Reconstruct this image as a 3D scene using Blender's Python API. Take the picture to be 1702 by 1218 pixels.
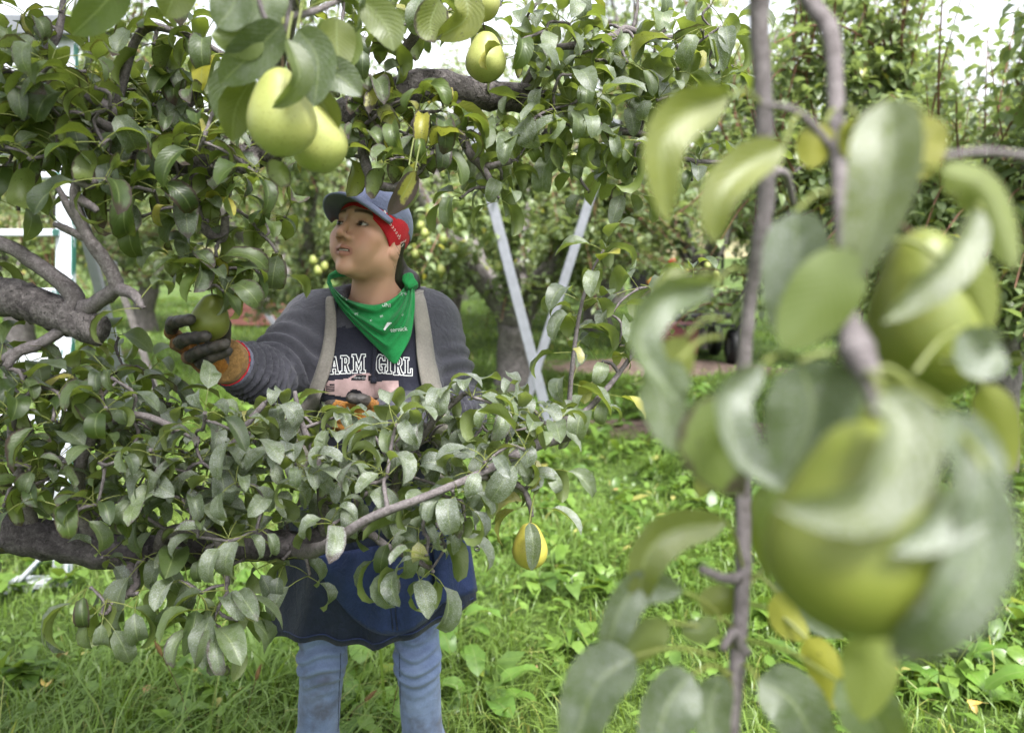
import bpy, math, random
import numpy as np
from mathutils import Vector, Matrix
from mathutils.bvhtree import BVHTree

# ------------------------------------------------------------------ scene, camera, light
for _o in list(bpy.data.objects):
    bpy.data.objects.remove(_o, do_unlink=True)
sc = bpy.context.scene
COL = sc.collection
random.seed(7)
rng = np.random.default_rng(7)

CAM_H, PITCH, FPX = 1.48, math.radians(8.5), 1300.0
cam_d = bpy.data.cameras.new('camera')
cam = bpy.data.objects.new('camera', cam_d)
COL.objects.link(cam)
cam.location = (0, 0, CAM_H)
cam.rotation_euler = (math.pi / 2 - PITCH, 0, 0)
cam_d.sensor_width = 36.0
cam_d.lens = FPX / 1702.0 * 36.0
cam_d.clip_start = 0.02
cam_d.clip_end = 3000
cam_d.dof.use_dof = True
cam_d.dof.focus_distance = 1.55
cam_d.dof.aperture_fstop = 3.0
cam_d.dof.aperture_blades = 9
sc.camera = cam

SUN_EL, SUN_AZ = math.radians(58), math.radians(150)      # azimuth from +Y towards +X
world = bpy.data.worlds.new('World')
sc.world = world
world.use_nodes = True
wn, wl = world.node_tree.nodes, world.node_tree.links
wn.clear()
sky = wn.new('ShaderNodeTexSky')
sky.sky_type = 'NISHITA'
sky.sun_disc = False
sky.sun_elevation = SUN_EL
sky.sun_rotation = SUN_AZ
sky.air_density = 1.0
sky.dust_density = 4.0
sky.ozone_density = 1.0
hs = wn.new('ShaderNodeHueSaturation')
hs.inputs['Saturation'].default_value = 0.26
bg = wn.new('ShaderNodeBackground')
bg.inputs['Strength'].default_value = 0.105
wo = wn.new('ShaderNodeOutputWorld')
wl.new(sky.outputs[0], hs.inputs['Color'])
wl.new(hs.outputs[0], bg.inputs['Color'])
wl.new(bg.outputs[0], wo.inputs['Surface'])
sun_d = bpy.data.lights.new('sun', 'SUN')
sun_d.energy = 1.5
sun_d.angle = math.radians(16)
sun_d.color = (1.0, 0.98, 0.965)
sun = bpy.data.objects.new('sun', sun_d)
COL.objects.link(sun)
sdir = Vector((math.cos(SUN_EL) * math.sin(SUN_AZ), math.cos(SUN_EL) * math.cos(SUN_AZ), math.sin(SUN_EL)))
sun.rotation_euler = sdir.to_track_quat('Z', 'Y').to_euler()
sun.location = sdir * 30
sc.view_settings.view_transform = 'Standard'
sc.view_settings.look = 'None'
sc.view_settings.exposure = 2.4
sc.view_settings.gamma = 1.0
sc.view_settings.use_curve_mapping = False
sc.render.engine = 'CYCLES'
sc.cycles.use_denoising = True
sc.cycles.max_bounces = 5
sc.cycles.diffuse_bounces = 2
sc.cycles.glossy_bounces = 2
sc.cycles.transmission_bounces = 4
sc.cycles.transparent_max_bounces = 4
sc.cycles.caustics_reflective = False
sc.cycles.caustics_refractive = False
sc.cycles.sample_clamp_indirect = 6.0


def W(px, py, y):
    """world point on the sight line of photo pixel (px, py) at distance y in front of the lens"""
    u, v = (px - 851.0) / FPX, (609.0 - py) / FPX
    dx, dy, dz = u, math.cos(PITCH) + v * math.sin(PITCH), -math.sin(PITCH) + v * math.cos(PITCH)
    s = y / dy
    return np.array((dx * s, y, CAM_H + dz * s))


def project(p):
    d = np.asarray(p, float) - np.array((0, 0, CAM_H))
    f = d[..., 1] * math.cos(PITCH) - d[..., 2] * math.sin(PITCH)
    up = d[..., 1] * math.sin(PITCH) + d[..., 2] * math.cos(PITCH)
    f = np.maximum(f, 1e-3)
    return 851 + FPX * d[..., 0] / f, 609 - FPX * up / f, f


def on_ground(px, py, z=0.0):
    u, v = (px - 851.0) / FPX, (609.0 - py) / FPX
    dy, dz = math.cos(PITCH) + v * math.sin(PITCH), -math.sin(PITCH) + v * math.cos(PITCH)
    s = (z - CAM_H) / dz
    return np.array((u * s, dy * s, z))


# ------------------------------------------------------------------ mesh helpers
def nrm(v):
    v = np.asarray(v, float)
    return v / (np.linalg.norm(v) + 1e-12)


def link(o, parent=None):
    COL.objects.link(o)
    if parent is not None:
        o.parent = parent
    return o


def mesh_of(name, V, F, mats, luv=None, lcol=None, smooth=True, fmat=None):
    """V (n,3); F = list of index arrays (m,k); point attributes luv (n,2) and lcol (n,4)"""
    V = np.asarray(V, np.float32)
    if not isinstance(F, list):
        F = [F]
    F = [np.asarray(f, np.int32) for f in F if len(f)]
    me = bpy.data.meshes.new(name)
    me.vertices.add(len(V))
    me.vertices.foreach_set('co', V.ravel())
    nl = sum(f.size for f in F)
    npoly = sum(len(f) for f in F)
    me.loops.add(nl)
    me.polygons.add(npoly)
    me.loops.foreach_set('vertex_index', np.concatenate([f.ravel() for f in F]))
    tot = np.concatenate([np.full(len(f), f.shape[1], np.int32) for f in F])
    st = np.zeros(npoly, np.int32)
    st[1:] = np.cumsum(tot)[:-1]
    me.polygons.foreach_set('loop_start', st)
    try:
        me.polygons.foreach_set('loop_total', tot)
    except Exception:
        pass
    me.polygons.foreach_set('use_smooth', np.full(npoly, smooth, bool))
    if not isinstance(mats, (list, tuple)):
        mats = [mats]
    for m in mats:
        me.materials.append(m)
    if fmat is not None:
        me.polygons.foreach_set('material_index', np.asarray(fmat, np.int32))
    me.update(calc_edges=True)
    if luv is not None:
        a = me.attributes.new('luv', 'FLOAT_VECTOR', 'POINT')
        l3 = np.zeros((len(V), 3), np.float32)
        l3[:, :2] = luv
        a.data.foreach_set('vector', l3.ravel())
    if lcol is not None:
        a = me.attributes.new('lcol', 'FLOAT_COLOR', 'POINT')
        a.data.foreach_set('color', np.asarray(lcol, np.float32).ravel())
    return me


def mobj(name, V, F, mats, parent=None, **k):
    return link(bpy.data.objects.new(name, mesh_of(name, V, F, mats, **k)), parent)


def thing(name, label, cat, loc=(0, 0, 0), group=None):
    o = bpy.data.objects.new(name, None)
    o.empty_display_size = 0.05
    COL.objects.link(o)
    o.location = [float(c) for c in loc]
    tag(o, label, cat, group)
    return o


def tag(o, label=None, cat=None, group=None, kind=None):
    if label: o['label'] = label
    if cat: o['category'] = cat
    if group: o['group'] = group
    if kind: o['kind'] = kind
    return o


class MB:
    """collects verts / quads / tris of one mesh"""
    def __init__(s):
        s.V, s.Q, s.T, s.U, s.C, s.n = [], [], [], [], [], 0

    def add(s, V, Q=None, T=None, U=None, C=None):
        V = np.asarray(V, float)
        if Q is not None and len(Q): s.Q.append(np.asarray(Q) + s.n)
        if T is not None and len(T): s.T.append(np.asarray(T) + s.n)
        s.V.append(V)
        s.U.append(np.zeros((len(V), 2)) if U is None else U)
        s.C.append(np.zeros((len(V), 4)) if C is None else np.broadcast_to(C, (len(V), 4)))
        s.n += len(V)

    def arrays(s):
        F = []
        if s.Q: F.append(np.concatenate(s.Q))
        if s.T: F.append(np.concatenate(s.T))
        return np.concatenate(s.V), F, np.concatenate(s.U), np.concatenate(s.C)

    def build(s, name, mat, parent=None, attrs=True, smooth=True, origin=None):
        V, F, U, C = s.arrays()
        if origin is not None:
            V = V - np.asarray(origin)
        return mobj(name, V, F, mat, parent, smooth=smooth, luv=U if attrs else None, lcol=C if attrs else None)


def smooth_path(P, R, k=6):
    """Catmull-Rom through points P with radii R"""
    P = np.asarray(P, float); R = np.asarray(R, float)
    if len(P) < 3:
        t = np.linspace(0, 1, k + 1)[:, None]
        return P[0] * (1 - t) + P[1] * t, (R[0] * (1 - t) + R[1] * t)[:, 0]
    Q = np.vstack([2 * P[0] - P[1], P, 2 * P[-1] - P[-2]])
    out, ro = [], []
    for i in range(len(P) - 1):
        p0, p1, p2, p3 = Q[i], Q[i + 1], Q[i + 2], Q[i + 3]
        for j in range(k):
            t = j / k
            out.append(.5 * ((2 * p1) + (-p0 + p2) * t + (2 * p0 - 5 * p1 + 4 * p2 - p3) * t * t + (-p0 + 3 * p1 - 3 * p2 + p3) * t ** 3))
            ro.append(R[i] * (1 - t) + R[i + 1] * t)
    out.append(P[-1]); ro.append(R[-1])
    return np.array(out), np.array(ro)


def tube_geo(P, R, n=8, rough=0.0, cap=True, seed=0):
    P = np.asarray(P, float); R = np.asarray(R, float)
    m = len(P)
    T = np.gradient(P, axis=0)
    T /= np.linalg.norm(T, axis=1)[:, None] + 1e-12
    a = np.array((0, 0, 1.0)) if abs(T[0][2]) < .9 else np.array((1.0, 0, 0))
    u = nrm(np.cross(T[0], a))
    V = np.zeros((m, n, 3))
    ang = np.linspace(0, 2 * np.pi, n, endpoint=False)
    r_ = np.random.default_rng(seed + m * 13 + n)
    lob = r_.normal(0, 1, n)
    for i in range(m):
        u = nrm(u - T[i] * np.dot(u, T[i]))
        w = np.cross(T[i], u)
        rad = R[i] * (1 + rough * (0.6 * lob + r_.normal(0, 1, n)))
        V[i] = P[i] + rad[:, None] * (np.cos(ang)[:, None] * u + np.sin(ang)[:, None] * w)
    V = V.reshape(-1, 3)
    i, j = np.meshgrid(np.arange(m - 1), np.arange(n), indexing='ij')
    j2 = (j + 1) % n
    Q = np.stack([i * n + j, i * n + j2, (i + 1) * n + j2, (i + 1) * n + j], -1).reshape(-1, 4)
    Tt = []
    if cap:
        V = np.vstack([V, P[0], P[-1]])
        c0, c1 = m * n, m * n + 1
        jj = np.arange(n); j3 = (jj + 1) % n
        Tt = np.vstack([np.stack([np.full(n, c0), j3, jj], -1), np.stack([np.full(n, c1), (m - 1) * n + jj, (m - 1) * n + j3], -1)])
    return V, Q, Tt


def add_tube(mb, P, R, n=8, rough=0.0, cap=True, C=None, seed=0):
    V, Q, T = tube_geo(P, R, n, rough, cap, seed)
    mb.add(V, Q, T, C=C)


def box_geo(c, s, bev=0.0):
    """box centre c, full size s, chamfered along its long edges"""
    c = np.asarray(c, float); s = np.asarray(s, float) / 2
    b = min(bev, s.min() * .8)
    V, F = [], []
    if b <= 0:
        V = np.array([(x, y, z) for x in (-1, 1) for y in (-1, 1) for z in (-1, 1)]) * s + c
        Q = np.array([(0, 1, 3, 2), (4, 6, 7, 5), (0, 4, 5, 1), (2, 3, 7, 6), (0, 2, 6, 4), (1, 5, 7, 3)])
        return V, Q, []
    V = []
    for x in (-1, 1):
        for y in (-1, 1):
            for z in (-1, 1):
                V += [(x * s[0], y * (s[1] - b), z * (s[2] - b)), (x * (s[0] - b), y * s[1], z * (s[2] - b)), (x * (s[0] - b), y * (s[1] - b), z * s[2])]
    V = np.array(V) + c
    I = lambda x, y, z, k: ((x * 2 + y) * 2 + z) * 3 + k
    Q, T = [], []
    for x in (0, 1): Q.append([I(x, 0, 0, 0), I(x, 1, 0, 0), I(x, 1, 1, 0), I(x, 0, 1, 0)])
    for y in (0, 1): Q.append([I(0, y, 0, 1), I(1, y, 0, 1), I(1, y, 1, 1), I(0, y, 1, 1)])
    for z in (0, 1): Q.append([I(0, 0, z, 2), I(1, 0, z, 2), I(1, 1, z, 2), I(0, 1, z, 2)])
    for x in (0, 1):
        for y in (0, 1): Q.append([I(x, y, 0, 0), I(x, y, 1, 0), I(x, y, 1, 1), I(x, y, 0, 1)])
    for x in (0, 1):
        for z in (0, 1): Q.append([I(x, 0, z, 0), I(x, 1, z, 0), I(x, 1, z, 2), I(x, 0, z, 2)])
    for y in (0, 1):
        for z in (0, 1): Q.append([I(0, y, z, 1), I(1, y, z, 1), I(1, y, z, 2), I(0, y, z, 2)])
    for x in (0, 1):
        for y in (0, 1):
            for z in (0, 1): T.append([I(x, y, z, 0), I(x, y, z, 1), I(x, y, z, 2)])
    return V, np.array(Q), np.array(T)


def bar_geo(p, q, w, t, side=None, bev=0.004):
    """rectangular bar from p to q, w wide along 'side', t thick"""
    p, q = np.asarray(p, float), np.asarray(q, float)
    d = q - p; L = np.linalg.norm(d); d /= L
    side = nrm(side if side is not None else np.cross(d, (0, 0, 1) if abs(d[2]) < .9 else (0, 1, 0)))
    side = nrm(side - d * np.dot(side, d))
    n = np.cross(d, side)
    V, Q, T = box_geo((0, 0, 0), (w, t, L), bev)
    V = V[:, :1] * side + V[:, 1:2] * n + V[:, 2:3] * d + (p + q) / 2
    return V, Q, T


def recalc(o):
    import bmesh
    bm = bmesh.new(); bm.from_mesh(o.data)
    bmesh.ops.recalc_face_normals(bm, faces=bm.faces)
    bm.to_mesh(o.data); bm.free()
    return o


# ------------------------------------------------------------------ materials
def new_mat(name):
    m = bpy.data.materials.new(name)
    m.use_nodes = True
    nt = m.node_tree
    for n in list(nt.nodes):
        nt.nodes.remove(n)
    out = nt.nodes.new('ShaderNodeOutputMaterial')
    return m, nt, out


class NT:
    def __init__(s, nt): s.nt = nt
    def n(s, t, **k):
        nd = s.nt.nodes.new(t)
        for a, b in k.items(): setattr(nd, a, b)
        return nd
    def l(s, a, b): s.nt.links.new(a, b)
    def val(s, nd, i, v):
        if hasattr(v, 'is_output') or isinstance(v, bpy.types.NodeSocket): s.l(v, nd.inputs[i])
        elif v is not None: nd.inputs[i].default_value = v
    def math(s, op, a, b=None, c=None, clamp=False):
        nd = s.n('ShaderNodeMath', operation=op, use_clamp=clamp)
        s.val(nd, 0, a)
        if b is not None: s.val(nd, 1, b)
        if c is not None: s.val(nd, 2, c)
        return nd.outputs[0]
    def mix(s, f, a, b, blend='MIX'):
        nd = s.n('ShaderNodeMix', data_type='RGBA', blend_type=blend)
        s.val(nd, 0, f)
        for i, v in ((6, a), (7, b)):
            if isinstance(v, bpy.types.NodeSocket): s.l(v, nd.inputs[i])
            else: nd.inputs[i].default_value = (*v, 1) if len(v) == 3 else v
        return nd.outputs[2]
    def noise(s, vec, scale, detail=2, rough=.5, dist=0.0):
        nd = s.n('ShaderNodeTexNoise')
        nd.inputs['Scale'].default_value = scale
        nd.inputs['Detail'].default_value = detail
        nd.inputs['Roughness'].default_value = rough
        nd.inputs['Distortion'].default_value = dist
        if vec is not None: s.l(vec, nd.inputs['Vector'])
        return nd.outputs[0]
    def ramp(s, f, lo, hi):
        nd = s.n('ShaderNodeMapRange', clamp=True)
        s.val(nd, 0, f); nd.inputs[1].default_value = lo; nd.inputs[2].default_value = hi
        return nd.outputs[0]


def simple_mat(name, col, rough=.6, spec=.3, metal=0.0, var=.25, scale=30.0, bump=0.0, bscale=80.0, col2=None, sheen=0.0, coat=0.0):
    """object-space mottled paint / cloth / wood"""
    m, nt, out = new_mat(name)
    g = NT(nt)
    tc = g.n('ShaderNodeTexCoord')
    geo = tc.outputs['Object']
    f = g.noise(geo, scale, 4, .6)
    c2 = col2 or tuple(c * (1 - var) for c in col)
    c = g.mix(g.ramp(f, .3, .7), col, c2)
    p = g.n('ShaderNodeBsdfPrincipled')
    g.l(c, p.inputs['Base Color'])
    p.inputs['Roughness'].default_value = rough
    p.inputs['Specular IOR Level'].default_value = spec
    p.inputs['Metallic'].default_value = metal
    p.inputs['Sheen Weight'].default_value = sheen
    p.inputs['Coat Weight'].default_value = coat
    if bump:
        b = g.n('ShaderNodeBump')
        b.inputs['Strength'].default_value = bump
        b.inputs['Distance'].default_value = .01
        g.l(g.noise(geo, bscale, 3, .6), b.inputs['Height'])
        g.l(b.outputs[0], p.inputs['Normal'])
    g.l(p.outputs[0], out.inputs[0])
    return m


def leaf_mat(name, dark, light, under, yellow=(.33, .30, .03), trans=.28, rough=.42, residue=True, spots=True):
    """lcol: r = tone, g = brown, b = spray residue, a = yellowing; luv: across, along"""
    m, nt, out = new_mat(name)
    g = NT(nt)
    at = g.n('ShaderNodeAttribute', attribute_name='lcol')
    uv = g.n('ShaderNodeAttribute', attribute_name='luv')
    sep = g.n('ShaderNodeSeparateColor'); g.l(at.outputs['Color'], sep.inputs[0])
    su = g.n('ShaderNodeSeparateXYZ'); g.l(uv.outputs['Vector'], su.inputs[0])
    tc = g.n('ShaderNodeTexCoord'); ob = tc.outputs['Object']
    tone, brown, resid, yel = sep.outputs[0], sep.outputs[1], sep.outputs[2], at.outputs['Alpha']
    cloud = g.noise(ob, 38, 3, .6)
    c = g.mix(g.math('ADD', g.math('MULTIPLY', tone, .75), g.math('MULTIPLY', g.ramp(cloud, .35, .7), .3), clamp=True), dark, light)
    edge = g.math('ABSOLUTE', g.math('SUBTRACT', su.outputs[0], .5))            # 0 midrib .. .5 margin
    c = g.mix(g.math('MULTIPLY', yel, g.math('ADD', .55, cloud), clamp=True), c, yellow)
    if spots:
        rib = g.ramp(edge, .035, .012)
        c = g.mix(g.math('MULTIPLY', rib, .45), c, (.22, .27, .10))
        wv = g.n('ShaderNodeMath', operation='SINE')
        g.l(g.math('MULTIPLY', g.math('SUBTRACT', su.outputs[1], g.math('MULTIPLY', edge, .55)), 75.0), wv.inputs[0])
        c = g.mix(g.math('MULTIPLY', g.ramp(wv.outputs[0], .6, 1.0), .08), c, light)
    back = g.n('ShaderNodeNewGeometry').outputs['Backfacing']
    cu = g.mix(g.math('MULTIPLY', yel, .6), under, yellow)
    c = g.mix(back, c, cu)
    if spots:
        nz = g.noise(ob, 70, 4, .65)
        tip = g.math('MAXIMUM', g.ramp(edge, .2, .52), g.ramp(su.outputs[1], .45, 1.05))
        bf = g.ramp(g.math('ADD', g.math('ADD', g.math('MULTIPLY', brown, 1.15), g.math('MULTIPLY', tip, .55)), g.math('MULTIPLY', nz, .6)), 1.12, 1.22)
        c = g.mix(bf, c, g.mix(cloud, (.012, .007, .007), (.048, .026, .020)))
        sp = g.noise(ob, 240, 1, .5)
        c = g.mix(g.math('MULTIPLY', g.ramp(sp, .69, .73), g.math('ADD', .25, g.math('MULTIPLY', brown, 2.0), clamp=True)), c, (.02, .012, .01))
    rgh = rough
    if spots and not residue: rgh = g.math('ADD', rough, g.math('MULTIPLY', bf, .35))
    if residue:
        fine = g.noise(ob, 620, 2, .7)
        dust = g.math('MULTIPLY', g.ramp(fine, .50, .70), resid, clamp=True)
        haze_ = g.math('MULTIPLY', g.ramp(g.noise(ob, 55, 3, .6), .3, .75), resid)
        df = g.math('MULTIPLY', g.math('ADD', g.math('MULTIPLY', dust, .50), g.math('MULTIPLY', haze_, .30), clamp=True), g.math('SUBTRACT', 1.0, g.math('MULTIPLY', back, .7)))
        c = g.mix(df, c, (.50, .51, .52))
        rgh = g.math('ADD', g.math('ADD', rough, g.math('MULTIPLY', df, .25)), g.math('MULTIPLY', bf, .4)) if spots else rough
    p = g.n('ShaderNodeBsdfPrincipled')
    g.l(c, p.inputs['Base Color'])
    g.val(p, 'Roughness', rgh)
    p.inputs['Specular IOR Level'].default_value = .5
    if spots:
        b = g.n('ShaderNodeBump'); b.inputs['Strength'].default_value = .14; b.inputs['Distance'].default_value = .002
        g.l(g.math('ADD', g.math('MULTIPLY', wv.outputs[0], .4), g.noise(ob, 160, 2)), b.inputs['Height'])
        g.l(b.outputs[0], p.inputs['Normal'])
    t = g.n('ShaderNodeBsdfTranslucent')
    g.l(g.mix(.55, c, (.30, .42, .04), 'MIX') if not spots else g.mix(g.math('MULTIPLY', g.math('SUBTRACT', 1.0, brown, clamp=True), .5), c, (.29, .38, .018)), t.inputs[0])
    mx = g.n('ShaderNodeMixShader'); mx.inputs[0].default_value = trans
    g.l(p.outputs[0], mx.inputs[1]); g.l(t.outputs[0], mx.inputs[2])
    g.l(mx.outputs[0], out.inputs[0])
    return m


def bark_mat(name, a, b, crack=(.012, .010, .010), scale=45.0, disp=.6, stretch=(1, 1, 1)):
    m, nt, out = new_mat(name)
    g = NT(nt)
    tc = g.n('ShaderNodeTexCoord')
    mp = g.n('ShaderNodeMapping'); mp.inputs['Scale'].default_value = stretch
    g.l(tc.outputs['Object'], mp.inputs[0])
    v = mp.outputs[0]
    n1 = g.noise(v, scale, 5, .65, .6)
    n2 = g.noise(v, scale * 3.3, 3, .6, .4)
    vo = g.n('ShaderNodeTexVoronoi', feature='DISTANCE_TO_EDGE'); vo.inputs['Scale'].default_value = scale * 1.2
    wv = g.n('ShaderNodeMix', data_type='VECTOR'); wv.inputs[0].default_value = .16
    nv = g.n('ShaderNodeTexNoise'); nv.inputs['Scale'].default_value = scale; g.l(v, nv.inputs['Vector'])
    g.l(v, wv.inputs[4]); g.l(nv.outputs[1], wv.inputs[5])
    g.l(wv.outputs[1], vo.inputs['Vector'])
    ck = g.math('MAXIMUM', g.ramp(vo.outputs[0], .0, .05), g.ramp(n2, .38, .60))
    c = g.mix(g.ramp(n1, .35, .68), a, b)
    c = g.mix(g.math('MULTIPLY', g.ramp(n2, .55, .75), .5), c, tuple(min(1, x * 1.7) for x in b))
    c = g.mix(ck, crack, c)
    p = g.n('ShaderNodeBsdfPrincipled')
    g.l(c, p.inputs['Base Color']); p.inputs['Roughness'].default_value = .82
    p.inputs['Specular IOR Level'].default_value = .25
    h = g.math('ADD', g.math('ADD', n1, g.math('MULTIPLY', n2, .4)), g.math('MULTIPLY', ck, .7))
    bp = g.n('ShaderNodeBump'); bp.inputs['Strength'].default_value = disp; bp.inputs['Distance'].default_value = .012
    g.l(h, bp.inputs['Height']); g.l(bp.outputs[0], p.inputs['Normal'])
    g.l(p.outputs[0], out.inputs[0])
    return m


M = {}
M['leaf'] = leaf_mat('pear_leaf', (.020, .038, .011), (.078, .118, .024), (.105, .140, .034), trans=.38, rough=.42)
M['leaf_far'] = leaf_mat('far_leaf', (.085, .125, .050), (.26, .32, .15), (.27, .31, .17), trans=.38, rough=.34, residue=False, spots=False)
M['leaf_shoot'] = leaf_mat('young_leaf', (.07, .13, .02), (.15, .22, .03), (.22, .28, .12), trans=.35)
M['grass'] = leaf_mat('grass_blade', (.034, .080, .010), (.175, .285, .050), (.12, .20, .035), yellow=(.42, .36, .12), trans=.35, rough=.38, residue=False, spots=False)
M['weed'] = leaf_mat('weed_leaf', (.05, .12, .018), (.13, .24, .035), (.16, .26, .07), trans=.3, rough=.4, residue=False, spots=True)
M['bark'] = bark_mat('old_bark', (.022, .019, .020), (.080, .071, .073))
M['bark_grey'] = bark_mat('grey_bark', (.055, .048, .050), (.125, .112, .115), crack=(.016, .014, .015), scale=38, disp=.6)
M['twig'] = bark_mat('twig_bark', (.070, .060, .060), (.165, .147, .150), crack=(.06, .05, .045), scale=120, disp=.3)
M['bark_mid'] = bark_mat('weathered_bark', (.050, .043, .043), (.15, .135, .132), crack=(.012, .010, .010), scale=40, disp=.7)
M['shoot'] = bark_mat('shoot_bark', (.13, .06, .04), (.2, .11, .075), crack=(.10, .05, .035), scale=120, disp=.15)
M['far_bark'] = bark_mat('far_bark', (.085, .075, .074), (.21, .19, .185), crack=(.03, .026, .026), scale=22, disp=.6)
# ------------------------------------------------------------------ the ground
def ground_mat():
    m, nt, out = new_mat('ground')
    g = NT(nt)
    tc = g.n('ShaderNodeTexCoord'); v = tc.outputs['Object']
    a = g.mix(g.ramp(g.noise(v, 1.3, 5, .6), .35, .65), (.050, .088, .017), (.12, .18, .040))
    a = g.mix(g.ramp(g.noise(v, 14, 4, .7), .4, .7), a, (.026, .046, .012))
    soil = g.mix(g.ramp(g.noise(v, 9, 5, .7), .35, .7), (.075, .052, .040), (.19, .145, .12))
    c = g.mix(g.ramp(g.noise(v, .75, 3, .55), .63, .68), a, soil)
    p = g.n('ShaderNodeBsdfPrincipled'); g.l(c, p.inputs['Base Color'])
    p.inputs['Roughness'].default_value = .9; p.inputs['Specular IOR Level'].default_value = .15
    b = g.n('ShaderNodeBump'); b.inputs['Strength'].default_value = .8; b.inputs['Distance'].default_value = .04
    g.l(g.noise(v, 30, 5, .7), b.inputs['Height']); g.l(b.outputs[0], p.inputs['Normal'])
    g.l(p.outputs[0], out.inputs[0])
    return m


M['ground'] = ground_mat()
xs = np.concatenate([[-600, -200, -60, -30], np.arange(-16, 16.1, .5), [30, 60, 200, 600]])
ys = np.concatenate([[-300, -60, -15], np.arange(-4, 26.1, .5), [35, 60, 120, 300, 900]])
gx, gy = np.meshgrid(xs, ys, indexing='ij')


def gz(x, y):
    """gentle unevenness of the orchard floor, flat round the picker"""
    r = .03 * np.sin(x * 1.3 + 2) * np.sin(y * .9 + 1) + .02 * np.sin(x * 2.9 + y * 2.1)
    k = np.clip((np.hypot(x + .3, y - 1.8) - .9) / 2.5, 0, 1)
    return r * k * np.clip((40 - np.abs(y)) / 14, 0, 1)


GV = np.stack([gx, gy, gz(gx, gy)], -1).reshape(-1, 3)
ni, nj = gx.shape
ii, jj = np.meshgrid(np.arange(ni - 1), np.arange(nj - 1), indexing='ij')
GQ = np.stack([ii * nj + jj, (ii + 1) * nj + jj, (ii + 1) * nj + jj + 1, ii * nj + jj + 1], -1).reshape(-1, 4)
tag(mobj('ground', GV, GQ, M['ground']), kind='structure')

M['soil'] = simple_mat('bare_soil', (.17, .125, .105), .95, .1, var=.6, scale=12, bump=1.0, bscale=45)


def soil_patch(cx, cy, rx, ry, n=34, rings=7):
    V = [(cx, cy, gz(cx, cy) + .03)]
    ph = rng.uniform(0, 6.28, 5)
    for k in range(1, rings + 1):
        for j in range(n):
            a = 2 * math.pi * j / n
            r = (1 + .18 * math.sin(2 * a + ph[0]) + .12 * math.sin(5 * a + ph[1]) + .07 * math.sin(9 * a + ph[2])) * k / rings
            x, y = cx + rx * r * math.cos(a), cy + ry * r * math.sin(a)
            V.append((x, y, gz(x, y) + (.03 + rng.uniform(-.012, .022)) * (1 - (k / rings) ** 3) - .004 * (k == rings)))
    T = [(0, 1 + j, 1 + (j + 1) % n) for j in range(n)]
    Q = [(1 + (k - 1) * n + j, 1 + k * n + j, 1 + k * n + (j + 1) % n, 1 + (k - 1) * n + (j + 1) % n) for k in range(1, rings) for j in range(n)]
    return tag(mobj('bare_soil', np.array(V), [np.array(Q), np.array(T)], M['soil']), kind='structure')


SOIL = [(1.25, 6.4, 1.1, .38), (-2.6, 11.5, 2.2, .8), (1.9, 9.8, 1.6, .7)]
for s in SOIL:
    soil_patch(*s)


def soil_at(x, y):
    r = np.zeros_like(x)
    for cx, cy, rx, ry in SOIL:
        r = np.maximum(r, 1 - ((x - cx) / rx) ** 2 - ((y - cy) / ry) ** 2)
    return r


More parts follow.
